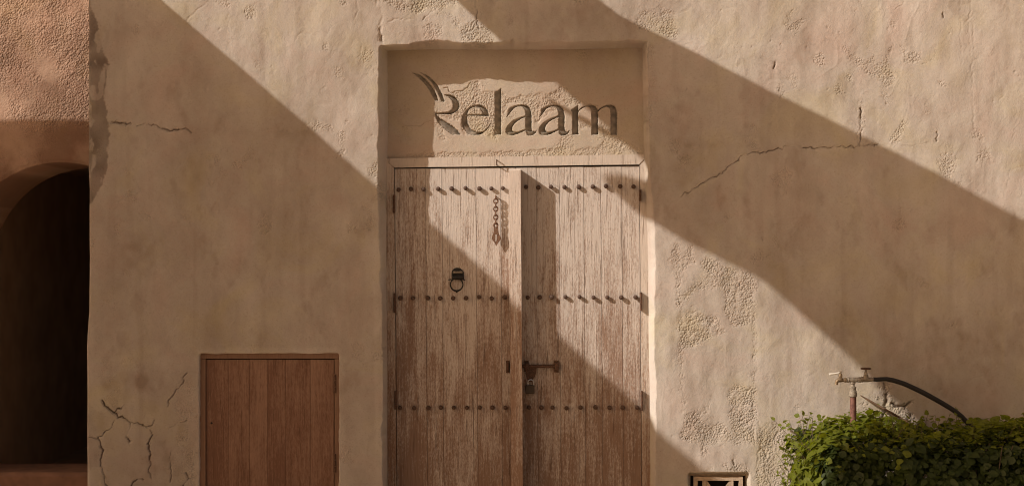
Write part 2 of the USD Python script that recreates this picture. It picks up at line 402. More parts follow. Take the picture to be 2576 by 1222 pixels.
STEP = 0.0045 / S
cols = np.concatenate([np.arange(218, 2650, STEP), np.arange(2655, 4300, 20)])
rows = np.concatenate([np.arange(1350, 1245, -15), np.arange(1240, -25, -STEP), np.arange(-30, -860, -20)])
px, py = np.meshgrid(cols, rows)
px = px + (edge(py) - 218) * np.clip(1 - (px - 218) / 60, 0, 1)
X0, Z0 = (px - 1288) * S, ZC + (611 - py) * S
nr, nc = px.shape


def inside(poly, feather=2.0, rag=0.0, seed=1, PXX=None, PYY=None):
    """Soft mask of a polygon; rag roughens its outline by so many units."""
    a, b = (px, py) if PXX is None else (PXX, PYY)
    if rag:
        ra = lattice(b * 0.11, a * 0.11, seed) * rag + lattice(b * 0.4, a * 0.4, seed + 5) * rag * 0.5
        rb = lattice(b * 0.11, a * 0.11, seed + 9) * rag + lattice(b * 0.4, a * 0.4, seed + 15) * rag * 0.5
        a, b = a + ra, b + rb
    pol = np.array(poly, float)
    lo, hi = pol.min(0) - 4 * feather, pol.max(0) + 4 * feather
    hit = (a > lo[0]) & (a < hi[0]) & (b > lo[1]) & (b < hi[1])
    out = np.zeros(a.shape)
    g = Polygon(pol).buffer(0)
    shapely.prepare(g)
    out[hit] = shapely.contains_xy(g, a[hit], b[hit])
    return ndimage.gaussian_filter(out, feather / STEP) if feather else out


def crack(pts, width, seed, PXX=None, PYY=None, jig=2.2):
    """exp(-(distance / width)^2) to a jagged polyline."""
    a, b = (px, py) if PXX is None else (PXX, PYY)
    rng = np.random.default_rng(seed)
    pts = [np.array(p, float) for p in pts]
    fine = [pts[0]]
    for p, q in zip(pts[:-1], pts[1:]):
        n = max(1, int(np.linalg.norm(q - p) / 6))
        for k in range(1, n + 1):
            fine.append(p + (q - p) * k / n + (rng.normal(0, jig, 2) if k < n else 0))
    out, amp = np.zeros(a.shape), 0.6
    for p, q in zip(fine[:-1], fine[1:]):
        m = 4 * width + 2
        lo, hi = np.minimum(p, q) - m, np.maximum(p, q) + m
        hit = np.nonzero((a > lo[0]) & (a < hi[0]) & (b > lo[1]) & (b < hi[1]))
        if not len(hit[0]):
            continue
        w = np.c_[a[hit], b[hit]]
        d = q - p
        t = np.clip(((w - p) @ d) / max(d @ d, 1e-9), 0, 1)
        dist = np.linalg.norm(w - p - t[:, None] * d, axis=1)
        amp = np.clip(0.75 * amp + rng.uniform(-0.12, 0.46), 0.28, 1.05)
        ww = width * (0.45 + 0.7 * amp * rng.uniform(.7, 1.2))
        out[hit] = np.maximum(out[hit], amp * np.exp(-(dist / ww) ** 2))
    return out


def z1(l):
    return [(x * .5, y * .5) for x, y in l]


def z2(l):
    return [(x * .5, 611 + y * .5) for x, y in l]


def z3(l):
    return [(648.3 + x * .5, y * .5) for x, y in l]


def z5(l):
    return [(1296.6 + x * .5, y * .5) for x, y in l]


def z6(l):
    return [(1296.6 + x * .5, 611 + y * .5) for x, y in l]


def z7(l):
    return [(1927.8 + x * .5, y * .5) for x, y in l]


def z8(l):
    return [(2059.3 + x * .2668, 896.2 + y * .2668) for x, y in l]


def zt(l):
    return [(915.3 + x * .1873, y * .1873) for x, y in l]


# depth (into the wall, metres) and the three masks
dep = 0.0055 * fractal(Z0, X0, 2.2, 2.6, 11, 3) + 0.0019 * fractal(Z0, X0, 9, 13, 21, 3) + 0.0012 * fractal(Z0, X0, 3.0, 22, 31, 2)
dep += 0.0017 * fractal(Z0, X0, 2.2, 6.5, 15, 2) + 0.0030 * fractal(Z0, X0, 4.2, 4.6, 17, 2)
for k, (mz, mx) in enumerate(((4.5, 6.5), (7.0, 5.0))):                 # curved drag marks of the trowel
    wv = fractal(Z0, X0, mz, mx, 25 + 9 * k, 2)
    dep += 0.0011 * np.clip(1 - np.abs(wv - 0.25) / 0.10, 0, 1) * np.clip(fractal(Z0, X0, 2.5, 2.5, 27 + 9 * k, 2) * 2, 0, 1) * (1 if k else -1)
dep += 0.0022 * np.clip(fractal(Z0, X0, 5, 7, 35, 2) - 0.55, 0, 1)
rough = np.zeros_like(px)
aged = np.zeros_like(px)
tone = 0.66 + 0.15 * fractal(Z0, X0, 1.6, 2.6, 41, 5, 0.6) + 0.11 * fractal(Z0, X0, 0.9, 7.0, 51, 4) + 0.05 * fractal(Z0, X0, 13, 16, 55, 3)
tone -= 0.32 * np.clip(fractal(Z0, X0, 5, 9, 57, 5, 0.65) - 0.70, 0, 0.7)

rough_list = [
    (z5([(600, 110), (635, 45), (720, 75), (735, 45), (800, 60), (790, 130), (830, 160), (815, 195), (760, 190), (700, 160), (620, 140)]), 1.0),
    (z6([(930, 110), (960, 70), (1010, 85), (1040, 120), (1180, 150), (1200, 190), (1190, 330), (1170, 410), (1070, 410), (1055, 350), (1060, 240), (990, 170)]), 1.0),
    (z6([(835, 265), (900, 205), (970, 170), (1050, 225), (900, 240), (860, 295)]), 0.85),
    (z6([(840, 400), (900, 370), (1020, 370), (1050, 450), (1000, 465), (930, 500), (850, 545), (825, 560), (830, 480)]), 1.0),
    (z6([(1080, 730), (1130, 715), (1215, 730), (1205, 850), (1205, 1010), (1140, 1000), (1090, 950), (1070, 760)]), 1.15),
    (z6([(845, 855), (930, 845), (940, 910), (1050, 910), (1090, 950), (1190, 1000), (1000, 1020), (900, 1010), (840, 990)]), 0.95),
    (z6([(1215, 920), (1300, 900), (1390, 950), (1400, 1222), (1190, 1222), (1230, 1100)]), 0.8),
    (z6([(805, 0), (822, 0), (830, 200), (838, 400), (845, 700), (850, 860), (838, 860), (825, 600), (815, 300)]), 0.8),
    (z6([(1190, 150), (1205, 150), (1212, 500), (1210, 740), (1198, 740), (1198, 500)]), 0.7),
    (z6([(1040, 1110), (1170, 1120), (1180, 1155), (1060, 1150)]), 0.8),
    (zt([(300, 30), (340, 60), (430, 150), (560, 140), (740, 170), (900, 130), (1100, 110), (1280, 60), (1300, -60), (280, -60)]), 1.15),
    (zt([(1350, 330), (1500, 280), (1700, 400), (1740, 450), (1720, 620), (1330, 620), (1310, 450)]), 1.1),
    (zt([(1050, 150), (1250, 220), (1300, 330), (1250, 400), (1180, 300), (1100, 220)]), 0.5),
    (zt([(1850, 200), (2000, 160), (2060, 260), (1950, 330)]), 0.5),
    (z3([(230, 615), (290, 610), (390, 640), (385, 665), (300, 655), (240, 645)]), 0.8),
    (z3([(400, 660), (435, 660), (440, 780), (405, 780)]), 0.7), (z3([(330, 225), (375, 220), (385, 265), (345, 270)]), 0.8),
    (z3([(390, 340), (430, 330), (435, 390), (400, 400)]), 0.6), (z3([(500, 280), (545, 240), (580, 280), (560, 320), (520, 310)]), 0.7),
    (z3([(540, 330), (600, 320), (600, 400), (560, 390)]), 0.35), (z3([(560, 840), (600, 800), (600, 900), (565, 890)]), 0.8),
    (z7([(670, 230), (700, 225), (720, 260), (690, 270)]), 0.8), (z7([(350, 430), (385, 425), (375, 475), (350, 475)]), 0.7),
    (z7([(385, 380), (430, 375), (440, 415), (415, 415)]), 0.8), (z7([(500, 230), (518, 230), (518, 260), (500, 260)]), 0.9),
    (z7([(760, 270), (778, 270), (778, 298), (760, 298)]), 0.9), (z7([(870, 405), (905, 405), (900, 432), (872, 430)]), 0.9),
    (z7([(470, 340), (500, 345), (560, 370), (580, 380), (520, 375)]), 0.7), (z7([(640, 690), (690, 600), (700, 640), (660, 720), (620, 730)]), 0.7),
    (z7([(800, 500), (822, 520), (825, 600), (808, 600)]), 0.5), (z7([(460, 510), (495, 505), (500, 700), (460, 700)]), 0.5),
    (z8([(560, 270), (640, 250), (690, 340), (650, 430), (760, 450), (850, 430), (900, 560), (930, 620), (900, 700), (590, 700), (600, 580), (630, 520), (600, 380)]), 1.2),
    (z2([(930, 690), (970, 655), (978, 700), (985, 900), (975, 1050), (985, 1222), (900, 1222), (870, 1100), (900, 900), (880, 790)]), 0.55),
    (z5([(655, 230), (700, 220), (705, 450), (680, 660), (650, 650), (665, 400)]), 0.8), (z5([(690, 400), (790, 480), (800, 600), (700, 600)]), 0.3),
    (z1([(1075, 5), (1150, 0), (1160, 40), (1100, 30)]), 0.8), (z1([(1235, 30), (1290, 10), (1290, 80), (1250, 110)]), 0.8),
]
for i, (poly, s) in enumerate(rough_list):
    m = inside(poly, 3.2, 5.0, 100 + i)
    m = m * np.clip(1.05 + 0.75 * lattice(Z0 * 24, X0 * 24, 130 + i) + 0.45 * lattice(Z0 * 60, X0 * 60, 160 + i), 0, 1)
    rough = np.maximum(rough, s * m)
    dep += 0.0014 * m * s
flecks = np.clip((fractal(Z0, X0, 6.0, 7.0, 61, 5, 0.6) - 0.95) * 2.6, 0, 1)
rough = np.maximum(rough, 0.55 * flecks)
dep += 0.0006 * flecks
lump = lattice(Z0 * 62, X0 * 62, 71, 1) * 0.6 + lattice(Z0 * 110, X0 * 110, 73, 1) * 0.5

strip = inside(z1([(420, -200), (450, 0), (470, 60), (490, 130), (500, 200), (530, 290), (553, 325), (540, 345), (532, 430), (522, 500), (540, 560), (540, 600), (553, 680), (543, 830), (530, 880), (500, 960), (470, 1010), (430, 1040)]), 1.2, 2.5, 300)
flakes = np.clip((fractal(Z0, X0, 16, 30, 310, 3) - 0.72) * 6, 0, 1)
aged = np.maximum(aged, 0.62 * strip * (1 - 0.75 * flakes) * (0.85 + 0.3 * lattice(Z0 * 20, X0 * 20, 305)))
dep += 0.003 * strip
rough = np.maximum(rough, 0.18 * strip)
foot = inside(z2([(436, 800), (470, 830), (520, 860), (530, 940), (490, 985), (520, 1040), (505, 1120), (440, 1130)]), 2.0, 3, 320)
aged = np.maximum(aged, 0.12 * foot)
# soft smudges of dirt and old damp
for cx_, cy_, rx, rz, a in ((335, 640, 26, 40, .34), (350, 955, 34, 26, .45), (272, 965, 18, 14, .4), (330, 700, 60, 120, .14), (700, 745, 90, 60, -.1), (890, 770, 22, 30, .3), (1720, 400, 26, 90, .28), (1880, 490, 12, 130, .25),
                            (1990, 480, 60, 20, .2), (2300, 900, 200, 120, .18), (2480, 860, 90, 60, .25), (1700, 265, 40, 60, .3), (430, 950, 60, 90, .16), (1880, 1000, 10, 90, .12), (300, 60, 90, 40, .25), (470, 420, 40, 120, .18),
                            (760, 335, 200, 14, .16), (1760, 365, 60, 10, .22), (1455, 35, 130, 30, .25), (2540, 560, 60, 100, .15), (2090, 245, 26, 20, .1), (860, 1040, 18, 160, .12), (400, 1180, 80, 60, .25), (250, 1150, 30, 90, .2)):
    g = np.exp(-((px - cx_) / rx) ** 2 - ((py - cy_) / rz) ** 2) * (0.8 + 0.5 * lattice(Z0 * 30, X0 * 30, 81))
    tone -= 1.1 * a * g
tone -= 0.16 * np.clip(fractal(Z0, X0, 1.6, 26, 88, 4) - 0.5, 0, 1)
tone -= 0.16 * rough
# lighter render by hatch and left jamb; right jamb strip paints sunlight
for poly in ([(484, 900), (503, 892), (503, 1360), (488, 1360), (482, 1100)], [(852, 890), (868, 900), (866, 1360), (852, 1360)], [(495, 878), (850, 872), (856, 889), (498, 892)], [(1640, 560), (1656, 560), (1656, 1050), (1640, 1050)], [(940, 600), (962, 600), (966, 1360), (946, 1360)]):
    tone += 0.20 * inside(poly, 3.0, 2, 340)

cracks = [
    (z1([(445, 628), (500, 625), (560, 613)]), 1.0, .5), (z1([(560, 613), (610, 618), (690, 632), (720, 625)]), 2.0, 1.3), (z1([(720, 625), (760, 632), (800, 642), (840, 652), (900, 650), (945, 652), (962, 668)]), 1.3, 1.0),
    (z1([(540, 600), (545, 640), (550, 680), (538, 730)]), 1.8, .6),
    (z1([(950, 450), (945, 530), (940, 600)]), .9, .3), (z1([(960, 670), (945, 740), (935, 850)]), .9, .25),
    (z2([(512, 790), (525, 820), (570, 852), (620, 880), (650, 900), (700, 910), (760, 918), (775, 890)]), 1.7, 1.3), (z2([(570, 852), (590, 830), (625, 810)]), 1.5, 1.0),
    (z2([(650, 900), (648, 940), (635, 975), (652, 998)]), 1.6, 1.1), (z2([(700, 915), (710, 945), (705, 975)]), 1.1, .7), (z2([(750, 918), (765, 965), (742, 1010), (752, 1050), (755, 1100)]), 1.6, 1.1),
    (z2([(450, 975), (490, 985), (525, 950)]), 1.3, .9), (z2([(495, 985), (518, 1040), (505, 1120), (525, 1170), (540, 1222)]), 1.6, 1.1), (z2([(455, 1130), (510, 1135)]), 1.1, .7),
    (z2([(525, 950), (560, 930), (575, 890)]), 1.0, .8), (z2([(660, 1222), (680, 1195), (720, 1190)]), 1.6, 1.0), (z2([(755, 1100), (745, 1140), (760, 1180)]), 1.2, .8), (z2([(850, 930), (900, 905), (940, 890)]), 1.1, .8), (z2([(858, 1120), (862, 1170), (855, 1200)]), 1.0, .8),
    (z2([(858, 1050), (850, 1085), (858, 1120)]), 1.2, .9), (z2([(910, 1232), (945, 1185), (975, 1178)]), 2.2, 1.5), (z2([(945, 1185), (932, 1155)]), 1.5, 1.0), (z2([(845, 820), (880, 750), (925, 690), (940, 655)]), 1.4, .8),
    (z5([(835, 990), (900, 945), (1000, 890), (1060, 855), (1090, 825), (1150, 780), (1190, 765), (1230, 772), (1262, 765)]) + z7([(0, 768), (60, 745), (130, 733), (165, 735), (205, 745), (300, 742), (350, 738), (400, 745), (480, 735), (560, 728)]), 1.15, .95),
    (z7([(560, 728), (640, 732), (700, 735), (780, 730), (840, 722), (860, 705)]), .9, .6), (z7([(472, 735), (478, 690), (475, 620), (474, 545)]), 1.7, 1.3), (z7([(860, 710), (858, 665)]), 1.7, 1.2),
    (z5([(960, 715), (1020, 700), (1080, 710), (1140, 730), (1210, 740)]), 1.5, .4),
    (zt([(1500, -40), (1505, 40), (1520, 130), (1530, 180), (1525, 280), (1520, 320), (1545, 400), (1540, 460)]), 1.2, .9),
    (z7([(1090, 65), (1150, 110), (1225, 160), (1230, 350), (1250, 470), (1262, 570), (1245, 680), (1240, 800), (1215, 920), (1185, 1030)]), .6, .4), (z7([(1090, 1060), (1130, 1140), (1155, 1222)]), .7, .4),
    (z7([(1030, -20), (1018, 150), (1035, 290), (1040, 560), (1050, 700)]), 1.5, .6), (z7([(1040, 110), (1045, 250)]), 1.3, .5), (z7([(975, -20), (980, 120), (982, 360)]), 1.4, .5),
    (z3([(600, -10), (612, 30), (628, 80), (615, 180), (630, 240)]), 2.4, .7), (z3([(590, 190), (610, 235)]), 1.6, .7),
    (z6([(1240, 1030), (1262, 1075)]), 2.5, 1.6), (z6([(1215, 1150), (1218, 1100), (1240, 960), (1225, 900)]), 1.3, .7), (z6([(1096, 1092), (1102, 1112)]), 1.6, 1.0),
    (z8([(615, 250), (640, 330), (640, 430), (625, 510)]), 4.0, 1.5), (z8([(690, 440), (760, 470), (820, 470), (870, 430)]), 2.6, 1.2), (z8([(820, 470), (870, 540), (895, 600)]), 2.4, 1.2), (z8([(640, 520), (600, 600)]), 1.6, .8),
    (z7([(610, 50), (650, 48), (685, 28)]), .9, .6), (z7([(675, 380), (725, 368), (810, 412)]), .9, .4), (z7([(45, 315), (38, 345)]), 1.6, 1.0), (z7([(888, 68), (892, 90)]), 1.5, 1.0), (z7([(1165, 515), (1200, 480)]), .9, .4),
    (z3([(315, 465), (345, 425)]), 1.6, .6), (z3([(500, 0), (505, 45), (492, 90)]), 1.5, .7), (z3([(190, 210), (225, 165), (270, 170)]), 1.8, .5), (z3([(525, 235), (520, 275), (505, 290)]), 1.4, .6), (z3([(440, 690), (435, 760)]), 1.4, .7),
    (z3([(150, 690 - 30), (380, 665)]), 2.0, .4), (z1([(1195, 360), (1200, 530)]), .9, .3), (z1([(1150, 60), (1155, 240)]), 1.6, .4), (z1([(940, 110), (985, 60), (1050, 10)]), 1.6, .5), (z1([(700, 160), (705, 270)]), .9, .3),
    (z2([(980, 60), (990, 200), (995, 420)]), .9, .4), (z2([(72 + 1296, 215), (70 + 1296, 300)]), .8, .3),
    (z6([(1220, 430), (1296, 530)]), .8, .3), (zt([(330, 300), (400, 265), (520, 262)]), 1.2, .7), (zt([(800, 270), (930, 160)]), 1.3, .8), (zt([(570, 270), (650, 255)]), 2, .6),
    (zt([(1780, 250), (1880, 260), (1920, 300), (2010, 330)]), 1.0, .5), (zt([(170, 0), (165, 90)]), 2, .7), (zt([(165, 60), (350, 5)]), 1.6, .7), (zt([(210, 390), (240, 480), (250, 570)]), 2.2, .9),
]
for i, (pts, w, s) in enumerate(cracks):
    low_left = pts[0][1] > 900 and pts[0][0] < 500
    c = crack(pts, w * (1.2), 500 + i)
    if low_left:
        c = np.clip(c * 1.25, 0, 1)
    dep += (0.012 if s >= 0.8 else 0.0045) * s * c
    if s >= 0.9:
        chip_ = crack(pts, w * 4.0, 500 + i) * np.clip(1.6 * lattice(Z0 * 38, X0 * 38, 560 + i), 0, 1)
        rough = np.maximum(rough, 0.8 * chip_)
        dep += 0.0025 * chip_
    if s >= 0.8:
        aged = np.maximum(aged, np.clip(0.80 * s, 0, 0.9) * np.clip(c * 1.6 - 0.45, 0, 1))  # dark dirt colour also paints the shade inside the cracks
dep += rough * lump * 0.0018
rng = np.random.default_rng(7)
for k in range(230):                                                # pocks and small holes
    hx, hy, r = rng.uniform(225, 2570), rng.uniform(0, 1222), rng.uniform(1.0, 2.2)
    j0, j1 = np.searchsorted(cols, [hx - 12, hx + 12])
    i0, i1 = np.searchsorted(-rows, [-hy - 12, -hy + 12])
    g = np.exp(-(((px[i0:i1, j0:j1] - hx) / r) ** 2 + ((py[i0:i1, j0:j1] - hy) / r / rng.uniform(.7, 1.8)) ** 2))
    dep[i0:i1, j0:j1] += 0.005 * g * rng.uniform(.3, 1)

wob = lattice(Z0 * 16, X0 * 16, 91) * 0.9 + lattice(Z0 * 45, X0 * 45, 92) * 0.6


def opening(t_list, d, power=1.35):
    """Rounded reveal: t 0 at the arris, 1 at full depth."""
    t = np.minimum.reduce(t_list)
    tc = np.clip(t, 0, 1)
    return d * tc ** power, t


dl, dr = wpx(left_in(py)), wpx(right_in(py))
slow = lattice(Z0 * 5, X0 * 5, 95) * 2.2 + lattice(Z0 * 11, X0 * 11, 96) * 1.6
lo_ = np.minimum(left_out(py) + wob * 2.2 + slow, dl - 6)
ro_ = np.maximum(right_out(py) + wob * 1.8 + slow, dr + 7)
ti = wpy(top_in(px))
to_ = np.minimum(top_out(px) + wob * 1.8 + 0.5 * slow, ti - 5)
d_door, t_door = opening([(px - lo_) / (dl - lo_), (ro_ - px) / (ro_ - dr), (py - to_) / (ti - to_)], DOOR_D)


def rect_open(x0, x1, y0, w, d, rc=8.0, power=1.2):
    """Rectangular opening (to the ground) with a slightly rounded upper corner."""
    ex, ey = (x0 + x1) / 2, y0 + rc + 400
    qx, qy = np.abs(px - ex) - ((x1 - x0) / 2 - rc), (y0 + rc) - py
    sd = rc - np.where((qx > 0) & (qy > 0), np.hypot(qx, qy), np.maximum(qx, qy)) + wob
    return opening([sd / w], d, power)


d_hatch, t_hatch = rect_open(500.5, 853.5, 887.5, 5.0, 0.05)
d_vent, t_vent = rect_open(1730.5, 1887.0, 1186.5, 8.0, 0.055, rc=9.0)
dep = dep * (1 - 0.75 * (np.clip(np.maximum.reduce([t_door, t_hatch, t_vent]), 0, 1)))
dep += d_door + d_hatch + d_vent
ex = np.clip((px - edge(py)) * S / 0.018, 0, 1)
dep += 0.018 * (1 - np.sqrt(np.clip(1 - (1 - ex) ** 2, 0, 1)))
keep = (np.maximum.reduce([t_door, t_hatch, t_vent]) < 1.0)
idx = np.arange(nr * nc).reshape(nr, nc)
corner_keep = keep[:-1, :-1] | keep[1:, :-1] | keep[:-1, 1:] | keep[1:, 1:]
q = np.stack([idx[:-1, :-1], idx[:-1, 1:], idx[1:, 1:], idx[1:, :-1]], -1)[corner_keep]
V = np.stack([X0, dep, Z0], -1).reshape(-1, 3)
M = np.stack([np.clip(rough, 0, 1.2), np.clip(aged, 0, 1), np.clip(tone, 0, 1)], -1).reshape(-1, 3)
# left return of the wall, running back beside the passage, and the flat top
ret = np.c_[X0[:, 0] + 0.004, np.full(nr, 0.35), Z0[:, 0]], np.c_[X0[:, 0] + 0.004, np.full(nr, 1.3), Z0[:, 0]]
n0 = len(V)
V = np.vstack([V, *ret])
M = np.vstack([M, M.reshape(nr, nc, 3)[:, 0], M.reshape(nr, nc, 3)[:, 0]])
a_, b_, c_ = idx[:, 0], n0 + np.arange(nr), n0 + nr + np.arange(nr)
q = np.vstack([q, np.stack([b_[:-1], a_[:-1], a_[1:], b_[1:]], -1), np.stack([c_[:-1], b_[:-1], b_[1:], c_[1:]], -1)])
used_v = np.zeros(len(V), bool)
used_v[q.ravel()] = True
new = np.cumsum(used_v) - 1
house = thing('sand_plaster_house', 'cracked sand coloured plaster house wall around the tall studded double door', 'house', (0, 0, 0))
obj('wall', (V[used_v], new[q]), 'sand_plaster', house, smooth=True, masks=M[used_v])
wall_top = ZC + (611 + 850) * S
obj('rear_body', box(PX(226), 6.3, 0.30, 6.0, 0.0, wall_top - 0.01), 'house_plaster', house, smooth=False)

# ------------------------------------------------------------------ recessed name panel with the carved word
PD = 0.160


def A(l):
    return [(1010.6 + x * .1560, 162.1 + y * .1560) for x, y in l]


def B(l, dx=0):
    return [(1277.6 + (x + dx) * .2185, 162.1 + y * .2185) for x, y in l]


def smooth_outline(pts, corners=(), n=6):
    """Catmull-Rom through pts; the indices in corners stay sharp."""
    p = np.array(pts, float)
    out, N = [], len(p)
    for i in range(N):
        p0, p1, p2, p3 = p[i - 1], p[i], p[(i + 1) % N], p[(i + 2) % N]
        if i in corners:
            p0 = p1
        if (i + 1) % N in corners:
            p3 = p2
        for k in range(n):
            t = k / n
            out.append(0.5 * ((2 * p1) + (-p0 + p2) * t + (2 * p0 - 5 * p1 + 4 * p2 - p3) * t * t + (-p0 + 3 * p1 - 3 * p2 + p3) * t ** 3))
    return Polygon(out).buffer(0)


letter = []
letter.append(smooth_outline(A([(172, 132), (250, 190), (330, 270), (400, 345), (450, 425), (500, 520), (540, 588), (588, 590), (563, 500), (512, 400), (445, 310), (365, 222), (280, 165)]), (0, 6, 7)))
letter.append(smooth_outline(A([(272, 118), (340, 160), (400, 208), (480, 285), (555, 410), (615, 530), (642, 598), (695, 612), (683, 560), (650, 475), (600, 382), (540, 295), (470, 222), (390, 170)]), (0, 6, 7)))
letter.append(smooth_outline(A([(693, 488), (760, 490), (830, 512), (892, 560), (932, 632), (926, 695), (890, 748), (830, 788), (760, 803), (640, 806), (542, 808), (537, 782), (640, 778), (720, 773), (775, 752), (815, 712), (828, 660), (815, 600), (785, 555), (745, 522), (693, 500)]), (0, 10, 11, 20)))
letter.append(smooth_outline(A([(540, 800), (545, 850), (580, 920), (630, 985), (720, 1060), (780, 1110), (820, 1136), (950, 1136), (915, 1085), (850, 1020), (760, 960), (680, 910), (610, 862), (560, 818)]), (0, 6, 7)))
e_out = smooth_outline(A([(1408, 840), (1400, 775), (1362, 712), (1300, 668), (1210, 653), (1120, 676), (1040, 738), (985, 820), (963, 910), (980, 1000), (1030, 1075), (1110, 1130), (1190, 1142), (1270, 1127), (1350, 1078), (1400, 1022), (1442, 945), (1450, 900)]), (0, 16, 17))
e_cnt = smooth_outline(A([(1058, 806), (1072, 758), (1120, 708), (1188, 686), (1250, 706), (1292, 760), (1298, 806)]), (0, 6))
e_ap = smooth_outline(A([(1058, 830), (1300, 834), (1520, 842), (1520, 930), (1425, 958), (1380, 1022), (1335, 1066), (1270, 1092), (1200, 1086), (1130, 1050), (1080, 980), (1056, 900)]), (0, 1, 2, 3, 4))
letter.append(e_out.difference(e_cnt).difference(e_ap))
letter.append(Polygon(A([(1503, 448), (1550, 425), (1605, 385), (1605, 1137), (1503, 1137)])))
for dx in (-380, 0):
    letter.append(smooth_outline(B([(365, 612), (384, 560), (390, 515), (450, 480), (520, 466), (590, 475), (635, 510), (655, 580), (655, 720), (663, 760), (686, 778), (710, 763), (692, 800), (645, 821), (607, 812), (588, 772), (583, 700), (583, 570), (572, 520), (545, 492), (500, 487), (455, 505), (420, 545)], dx), (0, 11)))
    letter.append(smooth_outline(B([(590, 586), (520, 613), (450, 643), (390, 690), (360, 738), (357, 775), (375, 805), (412, 819), (470, 809), (540, 781), (590, 756), (590, 738), (530, 764), (482, 778), (448, 776), (432, 748), (442, 703), (482, 660), (530, 630), (590, 604)], dx), (0, 10, 11, 19)))
letter.append(Polygon(B([(725, 530), (810, 468), (812, 540), (815, 795), (822, 809), (737, 809), (744, 790), (742, 545)])))
letter.append(smooth_outline(B([(808, 536), (850, 498), (900, 474), (950, 465), (1000, 477), (1030, 510), (1040, 570), (1040, 810), (965, 810), (965, 580), (958, 522), (935, 492), (895, 490), (850, 512), (808, 550)]), (0, 7, 8, 14)))
letter.append(smooth_outline(B([(1034, 530), (1080, 494), (1130, 472), (1190, 466), (1235, 488), (1255, 540), (1258, 600), (1258, 810), (1185, 810), (1185, 600), (1180, 530), (1158, 494), (1120, 490), (1080, 508), (1034, 546)]), (0, 7, 8, 14)))
word = unary_union(letter)
shapely.prepare(word)
SUBN, pstep = 3, 0.0024 / (S * kk)
pcols = np.arange(962, 1634, pstep)
prows = np.arange(408, 112, -pstep)
fc = (pcols[:, None] + (np.arange(SUBN) - 1) * pstep / SUBN).ravel()
fr = (prows[:, None] - (np.arange(SUBN) - 1) * pstep / SUBN).ravel()
FX, FY = np.meshgrid(fc, fr)
cut = np.zeros(FX.shape)
win = (FX > 1030) & (FX < 1560) & (FY > 175) & (FY < 345)
jx = lattice(FY * .45, FX * .45, 801) * .55 + lattice(FY * 1.1, FX * 1.1, 802) * .45
jy = lattice(FY * .45, FX * .45, 803) * .55 + lattice(FY * 1.1, FX * 1.1, 804) * .45
cut[win] = shapely.contains_xy(word, FX[win] + jx[win], FY[win] + jy[win])
inrow = cut > 0.5
run = np.zeros(FX.shape)
for j in range(1, FX.shape[1]):                                     # distance from the left edge of each stroke along its row
    run[:, j] = np.where(inrow[:, j], run[:, j - 1] + 1, 0)
rlen = np.zeros(FX.shape)
for j in range(FX.shape[1] - 2, -1, -1):
    rlen[:, j] = np.where(inrow[:, j], np.maximum(run[:, j], np.where(inrow[:, j + 1], rlen[:, j + 1], 0)), 0)
tt = np.clip(run / np.maximum(rlen, 1), 0, 1)
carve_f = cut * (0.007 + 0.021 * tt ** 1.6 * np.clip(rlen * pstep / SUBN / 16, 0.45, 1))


def pool(a):
    h, w = a.shape
    return a.reshape(h // SUBN, SUBN, w // SUBN, SUBN).mean((1, 3))


carve, cmask, tt_p = pool(carve_f), pool(cut), pool(tt * cut)
qx, qy = np.meshgrid(pcols, prows)
QX, QZ = PX(qx, PD), PZ(qy, PD)
STEP = pstep
pr = np.zeros_like(qx)
pdep = 0.003 * fractal(QZ, QX, 3, 3, 211, 3) + 0.0009 * fractal(QZ, QX, 14, 14, 221, 3)
for i, (poly, s) in enumerate([
        (A([(800, 470), (1000, 430), (1090, 340), (1130, 285), (1270, 285), (1290, 420), (1480, 440), (1640, 450), (1700, 520), (1833, 530)]) + B([(120, 370), (330, 340), (460, 330), (560, 320), (600, 240), (690, 260), (680, 330), (880, 420), (820, 460), (640, 470), (500, 560), (380, 640), (330, 700), (280, 560), (150, 440), (0, 470)]) + A([(1640, 900), (1560, 1100), (1500, 1230), (1350, 1130), (1000, 1120), (940, 900), (760, 900), (600, 830), (900, 760), (945, 640)]), 1.0),
        (B([(830, 620), (960, 650), (960, 740), (830, 740)]), .6), (B([(1060, 640), (1180, 700), (1300, 850), (1500, 960), (1560, 1040), (680, 1060), (860, 970), (1040, 960), (1120, 850), (1100, 760)]), .8),
        (B([(-1200, 1045), (-900, 1010), (-300, 1020), (100, 1000), (420, 985), (560, 975), (690, 970), (690, 1075), (-1200, 1075)]), .9), (A([(560, 880), (640, 950), (720, 1222), (620, 1222), (560, 1000)]), .5),
        ([(1150, 150), (1190, 160), (1200, 200), (1120, 205), (1100, 170)], .35)]):
    m = inside(poly, 1.6, 3.0, 400 + i, qx, qy)
    pr = np.maximum(pr, s * m)
    pdep += 0.003 * m * s
pf = np.clip((fractal(QZ, QX, 7, 8, 261, 4) - 0.7) * 5, 0, 1)
pr = np.maximum(pr, 0.5 * pf)
pdep += pr * (lattice(QZ * 62, QX * 62, 71, 1) * 0.6 + lattice(QZ * 130, QX * 130, 73, 1) * 0.5) * 0.0018
pa = np.zeros_like(qx)
